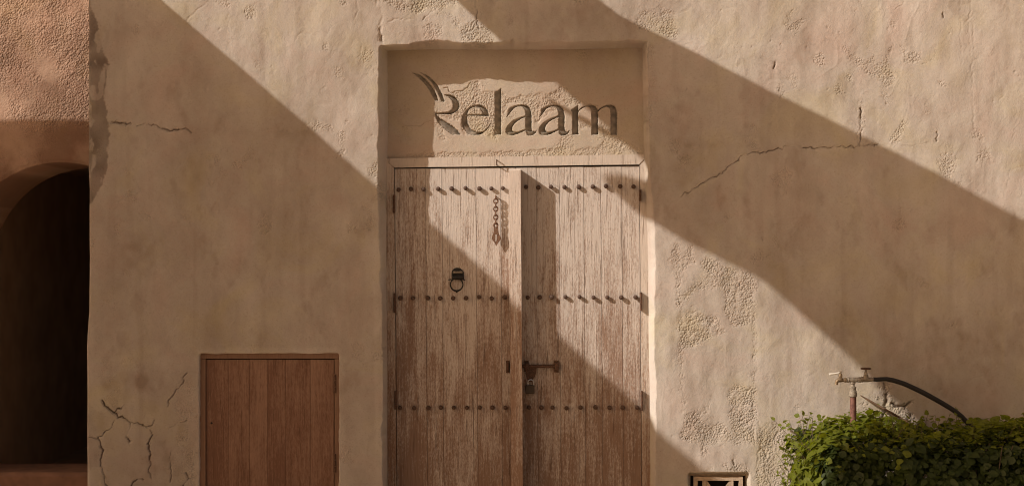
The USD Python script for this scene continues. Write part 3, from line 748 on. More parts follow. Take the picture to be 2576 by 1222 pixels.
for i, (pts, w, s) in enumerate([(A([(-20, 1005), (90, 990), (160, 980), (310, 992), (360, 950), (470, 905), (560, 950), (640, 1000), (650, 1100), (690, 1180)]), 1.0, .9), (A([(680, 385), (745, 380), (770, 440), (810, 470), (900, 435), (990, 430), (1060, 380), (1110, 300)]), 1.6, 1.2),
                                 (A([(1370, 600), (1400, 700), (1430, 760)]), 1.0, .7), (B([(600, 235), (600, 320)]), .9, .7), (B([(690, 260), (670, 350)]), 1.0, .7), (B([(880, 420), (930, 460), (1040, 480)]), .9, .7), (A([(1480, 1050), (1490, 1150), (1540, 1250)]), 1.2, .9),
                                 (A([(380, -10), (440, 80)]), .9, .7), (A([(535, 170), (580, 260)]), .9, .6), (A([(160, 500), (170, 620)]), .8, .5)]):
    c = crack(pts, w, 450 + i, qx, qy)
    pdep += 0.006 * s * c
    pa = np.maximum(pa, 0.6 * s * np.clip(c * 1.5 - 0.5, 0, 1))  # dark colour paints the shade inside the panel cracks
pdep = pdep * (1 - 0.6 * cmask) + carve
pa = np.maximum(pa, cmask * (0.50 + 0.40 * tt_p + 0.2 * lattice(QZ * 60, QX * 60, 77)))  # dark bare stone, deepened across each stroke to paint its inner shadow
pt = 0.62 + 0.16 * fractal(QZ, QX, 2.2, 3.2, 241, 4) + 0.05 * fractal(QZ, QX, 1.0, 16, 251, 2) - 0.12 * pr - 0.25 * np.exp(-((qy - 128) / 22) ** 2)  # the last term paints shade under the upper lip of the recess
ph, pw_ = qx.shape
pi = np.arange(ph * pw_).reshape(ph, pw_)
pq = np.stack([pi[:-1, :-1], pi[:-1, 1:], pi[1:, 1:], pi[1:, :-1]], -1).reshape(-1, 4)
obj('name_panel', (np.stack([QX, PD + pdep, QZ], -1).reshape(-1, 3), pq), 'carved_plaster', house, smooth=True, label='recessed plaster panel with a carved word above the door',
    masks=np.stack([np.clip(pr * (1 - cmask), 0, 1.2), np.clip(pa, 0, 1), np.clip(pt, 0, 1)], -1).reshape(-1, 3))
STEP = 0.0045 / S

# ------------------------------------------------------------------ pink plaster wall with the arched passage
PY = 0.60
ACX, AR, ACZ = PX(155, PY), 270 * S * (D + PY) / D, PZ(679, PY)
pink = thing('pink_plaster_wall', 'rough pinkish plaster wall with a dark archway beside the sand coloured house', 'wall', (ACX, PY, 0))
th = np.linspace(np.pi, 0, 260)
NLEFT = 150                                                         # columns of the wall to the left of the arch
ax = np.concatenate([np.linspace(ACX - AR - 1.6, ACX - AR - 0.001, NLEFT), ACX + AR * np.cos(th)])
az = np.concatenate([np.zeros(NLEFT), ACZ + AR * np.sin(th)])
tops = np.concatenate([np.linspace(0, 0.45, 170) ** 1.0, np.linspace(0.46, 1.0, 60)])
ztop_p = 4.35
WX = np.repeat(ax[None, :], len(tops), 0)
WZ = az[None, :] + (ztop_p - az[None, :]) * tops[:, None]
prough = np.clip(0.72 + 0.75 * fractal(WZ, WX, 4.5, 4.5, 611, 4), 0.12, 1.3)
for cx_, cy_, r_ in ((75, 60, 26), (25, 20, 24), (120, 210, 22), (60, 245, 25), (200, 40, 20)):
    prough *= 1 - 0.45 * np.exp(-(((WX - PX(cx_, PY)) / (r_ * S)) ** 2 + ((WZ - PZ(cy_, PY)) / (r_ * S)) ** 2))
low = np.clip((PZ(312, PY) - WZ) / 0.05, 0, 1)                       # painted cast shadow: darker and flatter below its edge
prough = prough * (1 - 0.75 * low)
pd_ = 0.006 * fractal(WZ, WX, 3, 3, 621, 3) + prough * 0.0022 * (lattice(WZ * 60, WX * 60, 631, 1) + 0.6 * lattice(WZ * 110, WX * 110, 632, 1))
lip = np.where(az[None, :] > 0, np.clip(1 - (WZ - az[None, :]) / 0.03, 0, 1), 0)
pd_ = pd_ + 0.02 * lip ** 2
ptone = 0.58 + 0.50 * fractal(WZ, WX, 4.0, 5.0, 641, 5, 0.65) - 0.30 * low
hh, ww = WX.shape
wi = np.arange(hh * ww).reshape(hh, ww)
wq = np.stack([wi[:-1, :-1], wi[:-1, 1:], wi[1:, 1:], wi[1:, :-1]], -1).reshape(-1, 4)
VV = np.stack([WX, PY + pd_, WZ], -1).reshape(-1, 3)
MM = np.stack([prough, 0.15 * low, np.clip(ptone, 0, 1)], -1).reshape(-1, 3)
n0 = len(VV)                                                        # underside of the arch
back = np.c_[ax, np.full(ww, PY + 0.72), az][NLEFT:]
VV = np.vstack([VV, back])
MM = np.vstack([MM, MM[NLEFT:ww] * [0.2, 1, 1]])
bi, wa = n0 + np.arange(ww - NLEFT), wi[0, NLEFT:]
wq = np.vstack([wq, np.stack([bi[:-1], bi[1:], wa[1:], wa[:-1]], -1)])
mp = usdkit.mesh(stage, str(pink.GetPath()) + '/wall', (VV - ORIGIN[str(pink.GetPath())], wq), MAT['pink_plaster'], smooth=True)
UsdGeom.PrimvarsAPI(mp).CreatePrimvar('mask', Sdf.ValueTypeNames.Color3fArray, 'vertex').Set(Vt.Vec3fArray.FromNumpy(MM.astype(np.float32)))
lx, rx = ACX - AR, ACX + AR
obj('pier', join(box(-7.5, lx - 1.6, PY, PY + 0.72, 0, ztop_p), box(lx - 1.6, lx - .002, PY + .05, PY + 0.72, 0, ztop_p), box(rx, rx + 0.3, PY + 0.02, PY + 0.72, 0, ztop_p)), 'pink_plaster', pink, smooth=False)
obj('jamb', join(box(lx - 0.001, lx + 0.004, PY + 0.02, PY + 0.72, 0, ACZ)), 'pink_plaster', pink, smooth=False)
obj('step', join(box(lx + 0.005, PX(224), PY - 0.04, PY + 0.36, 0, 0.262, 0.02)), 'step_clay', pink, smooth=False)
obj('passage', join(box(-7.5, lx - 0.1, PY + 0.73, 6, 0, ztop_p - 0.02), box(lx - 0.1, PX(224), 4.6, 6, 0, ztop_p - 0.03), box(lx - 0.1, PX(224), PY + 0.73, 4.6, ACZ + AR + 0.05, ztop_p - 0.03)), 'passage_plaster', pink, smooth=False)

# ------------------------------------------------------------------ the double door
FD, LD = 0.146, 0.153          # depth of the frame's and the boards' faces


def lean(p, yy):
    return p + 0.0075 * (yy - 420)


def lin(x):                    # the upper edge of the leaves rises a little to the right
    return 423.5 + (x - 992.7) * (415.7 - 423.5) / (1608 - 992.7)


BOT = 1346
door = thing('double_door', 'tall weathered whitewashed double door with rows of iron studs', 'door', (PX(1300, LD), LD, 0))
rg = np.random.default_rng(3)


def quad(x0, x1, ytop0, ytop1, ybot, y):
    a, b = lean(x0, ybot), lean(x1, ybot)
    return [(PX(a, y), PZ(ybot, y)), (PX(b, y), PZ(ybot, y)), (PX(lean(x1, ytop1), y), PZ(ytop1, y)), (PX(lean(x0, ytop0), y), PZ(ytop0, y))]


# frame: two stiles and a mitred head
fl0, fl1, fr0, fr1 = 958, 991.5, 1609.2, 1640
hl, hr = lin(991.5) - 1.2, lin(1609) - 1.2
obj('frame_post', slab([(PX(lean(fl0, BOT), FD), PZ(BOT, FD)), (PX(lean(fl1, BOT), FD), PZ(BOT, FD)), (PX(fl1, FD), PZ(hl, FD)), (PX(968, FD), PZ(399.5, FD))], FD, FD + 0.06, 0.003), 'frame_wood', door, smooth=False)
obj('frame_post', slab([(PX(lean(fr0, BOT), FD), PZ(BOT, FD)), (PX(lean(1636, BOT), FD), PZ(BOT, FD)), (PX(1628, FD), PZ(391.5, FD)), (PX(fr0, FD), PZ(hr, FD))], FD + 0.001, FD + 0.06, 0.003), 'frame_wood', door, smooth=False)
obj('lintel', slab([(PX(fl1 + .6, FD), PZ(hl - .6, FD)), (PX(fr0 - .6, FD), PZ(hr - .6, FD)), (PX(1634, FD), PZ(388.5, FD)), (PX(962, FD), PZ(398.5, FD))], FD - 0.002, FD + 0.06, 0.003), 'frame_wood', door, smooth=False)
ledge_m = slab(quad(989, 1612, 420, 413, BOT, LD + 0.03), LD + 0.026, LD + 0.05, 0.001)
left_e = [992.9, 1069.7, 1111.0, 1196.8, 1258.8, 1296.0]
right_e = [1297.2, 1348.2, 1405.9, 1467.3, 1510.8, 1563.0, 1608.0]


def leaf(edges, top_drop, name_label):
    lm = slab(quad(edges[0] + 1, edges[-1] - 1, lin(edges[0]) + 3, lin(edges[-1]) + 3, BOT, LD + 0.03), LD + 0.024, LD + 0.045, 0.001)
    p = obj('door_leaf', lm, 'dark_wood', door, smooth=False, label=name_label)
    for a, b in zip(edges[:-1], edges[1:]):
        g = 0.36
        yo = rg.uniform(-0.0012, 0.0012)
        t = rg.uniform(0, 1.2)
        obj('plank', slab(quad(a + g * rg.uniform(.7, 1.2), b - g * rg.uniform(.7, 1.2), lin(a) + 1.2 + t, lin(b) + 1.2 + t, BOT - 4, LD), LD + yo, LD + 0.022, 0.0012), 'washed_wood', p, smooth=False)
    return p


leaf_l = leaf(left_e, 0, 'left door leaf with ring handle')
leaf_r = leaf(right_e, 0, 'right door leaf with the sliding bolt')
# the thick post nailed over the meeting edge
AT = 0.104
a0, a1 = 1279.5, 1309.5
ast = slab(quad(a0, a1, 425.5, 424.5, BOT - 3, LD - AT), LD - AT, LD + 0.001, 0.006)
obj('centre_post', ast, 'post_wood', leaf_r, smooth=False)

stud_rows = [
    [(1002.5, 477), (1033.7, 476), (1065.3, 476), (1102, 476), (1136, 475), (1171, 474), (1206, 473.5), (1236, 473.5), (1265, 473)],
    [(1007, 750), (1038.6, 750), (1076, 750), (1107, 750), (1139.8, 749.5), (1172.2, 749.5), (1205, 748), (1236.6, 749.5), (1269.4, 748)],
    [(1006.4, 1025), (1041.5, 1025), (1077.5, 1025), (1108.5, 1025), (1141, 1025), (1174.5, 1024.5), (1206.5, 1025), (1238.5, 1025), (1271.5, 1025)],
    [(1323.5, 471.7), (1354.4, 471), (1385.9, 470), (1420, 470), (1456, 470), (1491.5, 468.7), (1524.5, 468.7), (1560.4, 468.7), (1594, 469.4)],
    [(1327.6, 748), (1357.6, 748), (1387.6, 747.5), (1422.6, 748), (1457.7, 747.5), (1493, 747.5), (1527.7, 747.5), (1562.7, 747.5), (1599, 747.5)],
    [(1330.6, 1025), (1361.6, 1024.5), (1390, 1025), (1425, 1025), (1460.7, 1025), (1497.7, 1024), (1533.7, 1024.5), (1566.7, 1024.5), (1602.7, 1024.5)]]
for k, row in enumerate(stud_rows):
    for sx_, sy_ in row:
        r = 0.0126 * rg.uniform(.90, 1.08)
        h = rg.uniform(.9, 1.1)
        st = lathe([(0, -0.002), (r * .72, -0.002), (r * .80, 0.008 * h), (r, 0.011 * h), (r * .98, 0.0175 * h), (r * .80, 0.0215 * h), (r * .4, 0.0235 * h), (0, 0.024 * h)], (0, 0, 0), '-y', int(rg.integers(7, 10)))
        st.apply_transform(trimesh.transformations.rotation_matrix(rg.uniform(0, 6.3), [0, 1, 0]))
        st.apply_transform(trimesh.transformations.rotation_matrix(rg.normal(0, .10), [1, 0, 0]))
        st.apply_translation(P(sx_, sy_, LD - 0.020) * [1, 0, 1] + [0, LD, 0])
        obj('stud', st, 'stud_iron', leaf_l if k < 3 else leaf_r, smooth=40)


def hinge(xc, y0, y1, parent, w=3.4, out=0.017):
    z0, z1, x = PZ(y1, LD), PZ(y0, LD), PX(xc, LD)
    n = 3
    ms = [lathe([(0, 0), (0.0062, 0), (0.0062, (z1 - z0) / n - 0.0015), (0, (z1 - z0) / n - 0.0015)], (x, FD - out, z0 + k * (z1 - z0) / n), 'z', 10) for k in range(n)]
    ms.append(box(x - 0.004, x + 0.004, FD - out, LD + 0.004, z0, z1 - 0.001))
    obj('hinge', join(*ms), 'rusty_iron', parent, smooth=40)


for xc, y0, y1 in ((991.7, 490, 536), (993.5, 736, 786), (995.5, 981, 1028)):
    hinge(xc, y0, y1, leaf_l)
for xc, y0, y1 in ((1609.5, 477, 506), (1611.5, 734, 780), (1613.5, 981, 1031)):
    hinge(xc, y0, y1, leaf_r, out=0.020)

# staple driven into the lintel
sy = FD - 0.027
z_a, z_b = PZ(403, FD), PZ(415, FD)
xs = PX(1249.5, FD)
obj('staple', tube([[xs, FD + 0.004, z_a], [xs, sy + 0.004, z_a], [xs, sy, z_a - 0.004], [xs, sy, z_b + 0.004], [xs, sy + 0.004, z_b], [xs, FD + 0.004, z_b]], 0.0032, 7), 'rusty_iron', door, smooth=40)

# ring handle on the left leaf
hy = LD - 0.004
u = lambda l: [(PX(x, hy), PZ(y, hy)) for x, y in l]
bp = Polygon(u([(1136.5, 701), (1135.8, 688), (1137, 681), (1141, 676), (1147, 673.2), (1152, 673), (1158, 674.5), (1163.5, 679), (1166.5, 685), (1167.3, 701), (1160, 704), (1145, 704)]))
obj('handle_plate', plate(bp, LD + 0.001, 0.006), 'black_iron', leaf_l, smooth=False)
hx, hz = PX(1151.5, hy), PZ(697, hy)
obj('handle_boss', lathe([(0, -0.030), (0.010, -0.030), (0.014, -0.022), (0.014, 0.022), (0.010, 0.030), (0, 0.030)], (hx, LD - 0.018, hz), 'x', 12), 'black_iron', leaf_l, smooth=40)
obj('handle_hood', lathe([(0, -0.026), (0.006, -0.026), (0.006, 0.026), (0, 0.026)], (hx, LD - 0.010, PZ(684.5, hy)), 'x', 10), 'galvanised', leaf_l, smooth=40)  # grey bar stands in for the highlight on the handle
ang = np.linspace(0, 2 * np.pi, 37)
rr = 15.9 * S
ring = np.c_[PX(1149, hy) + rr * np.sin(ang), np.full(37, LD - 0.024), PZ(715.4, hy) + rr * np.cos(ang)]
rad = 0.0038 + 0.0018 * np.exp(-((ang - np.pi) / 0.5) ** 2)
obj('handle_ring', join(tube(ring, rad, 9), lathe([(0, 0.0), (0.0045, 0.004), (0.006, 0.009), (0, 0.015)], (PX(1149, hy), LD - 0.024, PZ(736.5, hy)), 'z', 8),
                        tube([[PX(1136, hy), LD - .024, PZ(702, hy)], [PX(1128, hy), LD - .026, PZ(704, hy)]], [.005, .002], 7), tube([[PX(1163, hy), LD - .024, PZ(702, hy)], [PX(1171, hy), LD - .026, PZ(704.5, hy)]], [.005, .002], 7)), 'black_iron', leaf_l, smooth=40)

# sliding bolt
by = LD - 0.016


def bracket(x0, x1, y0, y1, parent):
    obj('bolt_bracket', join(box(PX(x0, LD), PX(x1, LD), LD - 0.006, LD + 0.001, PZ(y1, LD), PZ(y0, LD), 0.001), box(PX(x0, LD) + .002, PX(x1, LD) - .002, LD - 0.028, LD - 0.005, PZ(y1 - 6, LD), PZ(y0 + 5, LD), 0.004)), 'rusty_iron', parent, smooth=False)


bracket(1273, 1281.5, 906, 937, leaf_l)
bracket(1319, 1330, 906, 934, leaf_r)
bracket(1394, 1405.5, 906, 936, leaf_r)
obj('bolt_rod', tube([[PX(1300, LD), by, PZ(920, LD)], [PX(1340, LD), by, PZ(920, LD)], [PX(1406, LD), by, PZ(919.5, LD)]], 0.0085, 12), 'rusty_iron', leaf_r, smooth=40)
obj('bolt_hasp', plate(Polygon([(PX(x, by), PZ(y, by)) for x, y in [(1322, 925), (1350, 924), (1349, 936), (1346, 946), (1342, 952), (1340, 960), (1330, 960), (1326, 952), (1323, 940)]]), LD - 0.006, 0.006), 'rusty_iron', leaf_r, smooth=False)

lock = thing('padlock', 'small dark padlock with a bright shackle hanging under the sliding bolt', 'padlock', P(1333, 989, LD - 0.02))
ly = LD - 0.022
obj('lock_body', trimesh.util.concatenate([box(PX(1322, ly), PX(1344.6, ly), ly - 0.011, ly + 0.011, PZ(989, ly), PZ(968, ly), 0.003)]), 'lock_body', lock, smooth=False)
t_ = np.linspace(0, np.pi, 13)
scx, scz, sr = PX(1335, ly), PZ(961.5, ly), 7.4 * S
obj('shackle', tube(np.vstack([[[scx + sr, ly, PZ(969, ly)]], np.c_[scx + sr * np.cos(t_), np.full(13, ly), scz + sr * np.sin(t_)], [[scx - sr, ly, PZ(969, ly)]]]), 0.0034, 9), 'steel', lock, smooth=40)

# hanging chain with a hasp plate
cy = LD - 0.027
chain = thing('door_chain', 'short rusty chain with a slotted hasp plate hanging beside the centre post', 'chain', P(1248, 494, LD))
C = lambda x, y: (1182.2 + x * .156, 476.7 + y * .156)
c0 = C(422, 118)
obj('nail', tube([P(*c0, LD + 0.003) * [1, 0, 1] + [0, LD + 0.003, 0], P(*c0, cy) * [1, 0, 1] + [0, cy - 0.004, 0]], 0.004, 8), 'rusty_iron', chain, smooth=40)


def link(p0, p1, turned, r=0.0027, w=0.0085):
    p0, p1 = np.array(p0), np.array(p1)
    mid, half = (p0 + p1) / 2, np.linalg.norm(p1 - p0) / 2
    a = np.linspace(0, 2 * np.pi, 21)
    z = half * np.cos(a)
    s = np.sign(np.sin(a)) * np.abs(np.sin(a)) ** .8 * w
    d = np.array([0, 1.0, 0]) if turned else np.array([1.0, 0, 0])
    obj('link', tube(mid + np.outer(z, (p0 - p1) / np.linalg.norm(p0 - p1)) + np.outer(s, d), r, 7), 'chain_rust', chain, smooth=40)


ys = [(100, 160, 1), (152, 222, 0), (208, 292, 1), (278, 348, 0), (336, 424, 1), (412, 484, 0), (470, 556, 1), (542, 612, 0)]
for y0, y1, t in ys:
    a, b = C(417, y0), C(415, y1)
    link(P(*a, cy), P(*b, cy), t, w=0.0108 if not t else 0.007, r=0.0040)
pl = smooth_outline([C(*p) for p in [(378, 560), (412, 543), (448, 560), (455, 640), (470, 715), (500, 790), (455, 860), (421, 915), (398, 860), (355, 790), (372, 720), (385, 650)]], (7,), 5)
slot = Polygon([C(*p) for p in [(410, 725), (434, 725), (432, 800), (421, 838), (412, 835)]])
hole = Polygon([C(*p) for p in [(400, 565), (430, 565), (426, 600), (418, 630), (412, 630), (404, 600)]])
hp = pl.difference(slot).difference(hole)
hp = shapely.transform(hp, lambda c: np.c_[PX(c[:, 0], cy), PZ(c[:, 1], cy)])
obj('hasp_plate', plate(hp, cy + 0.002, 0.004), 'chain_rust', chain, smooth=False)

# ------------------------------------------------------------------ the small brown hatch
hatch = thing('small_hatch_door', 'low reddish brown plank hatch door at the foot of the shaded wall', 'door', (PX(679), 0.03, 0))
hf = 0.016
obj('frame_post', box(PX(497, hf), PX(517.2, hf), hf, 0.06, 0, PZ(902, hf) - .0005, 0.002), 'hatch_frame_wood', hatch, smooth=False)
obj('frame_post', box(PX(841.5, hf), PX(857, hf), hf, 0.06, 0, PZ(902, hf) - .0005, 0.002), 'hatch_frame_wood', hatch, smooth=False)
obj('frame_head', box(PX(495, hf), PX(858, hf), hf + .0015, 0.06, PZ(901.6, hf), PZ(884, hf), 0.002), 'hatch_frame_wood', hatch, smooth=False)
obj('backing', box(PX(512), PX(846), 0.052, 0.07, 0.02, PZ(899)), 'dark_wood', hatch, smooth=False)
he = [518.6, 574, 628, 673, 719, 781, 840]
for a, b in zip(he[:-1], he[1:]):
    yo = 0.026 + rg.uniform(-0.0008, 0.0008)
    obj('plank', box(PX(a + .18, yo), PX(b - .18, yo), yo, 0.05, 0.03, PZ(903.4 + rg.uniform(0, .6), yo), 0.0007), 'brown_wood', hatch, smooth=False)
for y0, y1 in ((937, 988), (1139, 1188)):
    obj('hinge', join(box(PX(838), PX(841), .019, .04, PZ(y1), PZ(y0), .001), *[lathe([(0, 0), (.006, 0), (.006, .030), (0, .030)], (PX(842), .013, PZ(y1) + k * .0335), 'z', 10) for k in range(3)]), 'rusty_iron', hatch, smooth=40)
obj('keyhole_knob', lathe([(0, -.002), (.0055, -.002), (.0055, .003), (.003, .005), (0, .005)], (PX(530), .026, PZ(1064.5)), '-y', 10), 'black_iron', hatch, smooth=40)

# ------------------------------------------------------------------ vent grille at the wall's foot
vent = thing('vent_grille', 'small clay vent grille with a crossed pattern low in the wall beside the hedge', 'vent', (PX(1807), .07, PZ(1322)))
vy = 0.026
R = lambda x0, x1, y0, y1: sbox(PX(x0, vy), PZ(y1, vy), PX(x1, vy), PZ(y0, vy))
outer = R(1745, 1869, 1198, 1322)
obj('frame', plate(outer.difference(R(1755, 1859, 1208, 1312)), vy + .03, .03), 'clay_grille', vent, smooth=False)
for x0, x1 in ((1767.5, 1777), (1838.5, 1845)):
    obj('upright', plate(R(x0, x1, 1208.2, 1311.8), vy + .028, .026), 'clay_grille', vent, smooth=False)
for s_ in (0, 1):
    ya, yb = (1208.5, 1311.5) if s_ == 0 else (1311.5, 1208.5)
    d_ = 15
    pts = [(1777.3, ya), (1777.3, ya + (d_ if s_ == 0 else -d_)), (1838.2, yb), (1838.2, yb - (d_ if s_ == 0 else -d_))]
    pts = [(1777.3, ya), (1777.3, ya + (d_ if s_ == 0 else -d_)), (1838.2 - 2, yb), (1838.2, yb), (1838.2, yb + (-d_ if s_ == 0 else d_)), (1779.3, ya)]
    obj('cross_bar', plate(Polygon([(PX(x, vy), PZ(y, vy)) for x, y in pts]).buffer(0), vy + .026 + .001 * s_, .022), 'clay_grille', vent, smooth=False)
obj('surround', join(box(PX(1725), PX(1737.5), 0.05, 0.15, 0.0, PZ(1192)), box(PX(1879), PX(1892), 0.05, 0.15, 0.0, PZ(1192)), box(PX(1737.6), PX(1878.9), 0.050, 0.15, PZ(1198.5), PZ(1186))), 'clay_grille', vent, smooth=False)
obj('backing', box(PX(1720), PX(1898), 0.20, 0.22, PZ(1346), PZ(1180)), 'dark_cavity', vent, smooth=False)  # dark sheet coloured as the shade inside the vent
obj('sill', box(PX(1736), PX(1880), 0.02, 0.19, 0.0, PZ(1325), 0.01), 'clay_grille', vent, smooth=False)

# ------------------------------------------------------------------ standpipe with tap and valve
q_ = -0.22
T = lambda x, y, dy=0.0: P(2059.3 + x * .2668, 896.2 + y * .2668, q_) + [0, dy, 0]
sp = thing('water_standpipe', 'old standpipe with bib tap and wheel valve rising out of the hedge', 'standpipe', P(2146, 1350, q_) * [1, 1, 0])
zc_ = lambda y: T(0, y)[2]
xm = T(326, 0)[0]
k_ = .2668 * S * (D + q_) / D
obj('riser_pipe', lathe([(0, 0), (29 * k_, 0), (29 * k_, zc_(372)), (0, zc_(372))], (xm, q_, 0), 'z', 18), 'red_pipe', sp, smooth=40)
obj('coupling', lathe([(0, zc_(378)), (38 * k_, zc_(378)), (41 * k_, zc_(372)), (41 * k_, zc_(345)), (37 * k_, zc_(335)), (37 * k_, zc_(325)), (30 * k_, zc_(318)), (30 * k_, zc_(300)), (33 * k_, zc_(297)), (33 * k_, zc_(285)), (20 * k_, zc_(280)), (18 * k_, zc_(262)), (26 * k_, zc_(255)), (27 * k_, zc_(240)), (0, zc_(240))], (T(322, 0)[0], q_, 0), 'z', 12), 'galvanised', sp, smooth=35)
def hpipe(prof, y, mat, name, n=14):
    zz = zc_(y)
    pts = [(T(x, 0)[0], r * k_) for x, r in prof]
    m = lathe([(r, h) for h, r in pts], (0, 0, 0), 'z', n)
    v = m.vertices
    m = trimesh.Trimesh(np.c_[v[:, 2], v[:, 1] + q_, v[:, 0] + zz], m.faces, process=False)
    m.fix_normals()
    return obj(name, m, mat, sp, smooth=35)


hpipe([(270, 0), (270, 27), (282, 28), (284, 24), (330, 24), (372, 23), (376, 26), (398, 26), (400, 0)], 219, 'galvanised', 'tee')
hpipe([(399, 0), (399, 25), (412, 28), (420, 25), (470, 25), (476, 21), (500, 21), (505, 18), (520, 18), (520, 0)], 216, 'galvanised', 'valve_body')
vx = T(446, 0)[0]
obj('valve_bonnet', lathe([(0, zc_(205)), (26 * k_, zc_(205)), (25 * k_, zc_(178)), (17 * k_, zc_(172)), (17 * k_, zc_(150)), (11 * k_, zc_(146)), (9 * k_, zc_(122)), (0, zc_(122))], (vx, q_, 0), 'z', 8), 'galvanised', sp, smooth=30)
a = np.linspace(0, 2 * np.pi, 25)
wr = 44 * k_
wheel = tube(np.c_[vx + wr * np.cos(a), q_ + wr * np.sin(a), np.full(25, zc_(114))], 7.5 * k_, 8)
spk = [tube([[vx, q_, zc_(118)], [vx + wr * math.cos(b), q_ + wr * math.sin(b), zc_(114)]], 5 * k_, 6) for b in np.arange(4) * np.pi / 2 + .4]
obj('hand_wheel', join(wheel, *spk, lathe([(0, zc_(124)), (14 * k_, zc_(124)), (12 * k_, zc_(106)), (0, zc_(106))], (vx, q_, 0), 'z', 10)), 'rusty_iron', sp, smooth=35)
hpipe([(195, 0), (195, 16), (240, 16), (244, 23), (262, 23), (266, 14), (276, 14), (276, 0)], 222, 'brass_old', 'tap_shank')
obj('tap_body', join(tube([T(222, 222), T(205, 222), T(185, 224), T(172, 235), T(168, 252), T(166, 264)], np.array([17, 20, 20, 18, 15, 17]) * k_, 12),
                     lathe([(0, zc_(225)), (23 * k_, zc_(225)), (23 * k_, zc_(205)), (17 * k_, zc_(200)), (19 * k_, zc_(185)), (16 * k_, zc_(165)), (9 * k_, zc_(160)), (9 * k_, zc_(148)), (13 * k_, zc_(146)), (11 * k_, zc_(139)), (0, zc_(139))], (T(206, 0)[0], q_, 0), 'z', 10)), 'brass_old', sp, smooth=35)
obj('tap_lever', tube([T(200, 150), T(180, 157, -.004), T(140, 162, -.008), T(112, 164, -.01), T(96, 166, -.01)], np.array([6, 8, 8, 10, 9]) * k_, 8), 'white_lever', sp, smooth=40)

hose_pts = [(515, 215), (545, 216), (600, 213), (640, 212), (700, 223), (750, 238), (800, 254), (850, 275), (900, 298), (950, 322), (1000, 347), (1050, 374), (1100, 402), (1150, 430), (1200, 460), (1240, 484), (1280, 511), (1315, 537), (1350, 566), (1420, 640), (1460, 720), (1480, 840)]
hw = np.interp(np.arange(len(hose_pts)), [0, 3, 4, 12, 18, 21], [20, 21, 23, 24, 23, 23])
obj_h = obj('garden_hose', join(tube([T(x, y) for x, y in hose_pts], hw * k_, 12), lathe([(0, 0), (0.008, 0), (.008, .012), (0, .012)], T(519, 215), 'x', 10)), 'hose_rubber', smooth=40)
tag(obj_h, 'black rubber hose arching from the valve down into the hedge', 'hose')
stick_pts = [np.array([*p]) for p in (P(2164.7, 993.6, -.030), P(2180, 1003, -.036), P(2210, 1020, -.05), P(2245, 1039, -.065), P(2285, 1062, -.085), P(2330, 1092, -.11))]
tag(obj('stick', tube(stick_pts, [.0025, .0052, .0056, .0058, .006, .006], 8), 'stick_wood', smooth=40), 'thin brown rod slanting against the wall above the hedge', 'stick')  # brown rod follows a dark slanting line on the wall

# ------------------------------------------------------------------ hedge
HX0, HX1, HQ0, HQ1, HT = 1.43, 3.7, 0.03, 0.86, 0.635
hedge = thing('clipped_hedge', 'low clipped green leafy hedge growing at the wall below the standpipe', 'hedge', ((HX0 + HX1) / 2, -(HQ0 + HQ1) / 2, 0))
rh = np.random.default_rng(17)


def leaf_mesh(n_rows=4):
    t = np.linspace(0, 1, n_rows + 1)
    w = 0.5 * np.sin(np.pi * t ** 0.8) ** 0.75 * 0.78
    w[-1] = 0
    w[0] = 0.02
    v, f = [], []
    for i, (ti, wi_) in enumerate(zip(t, w)):
        curl = -0.16 * ti ** 2
        v += [(-wi_, ti, curl + 0.20 * wi_), (0, ti, curl), (wi_, ti, curl + 0.20 * wi_)]
    for i in range(n_rows):
        for j in (0, 1):
            a = 3 * i + j
            f += [[a, a + 1, a + 4], [a, a + 4, a + 3]]
    return np.array(v), np.array(f)


LV, LF = leaf_mesh()


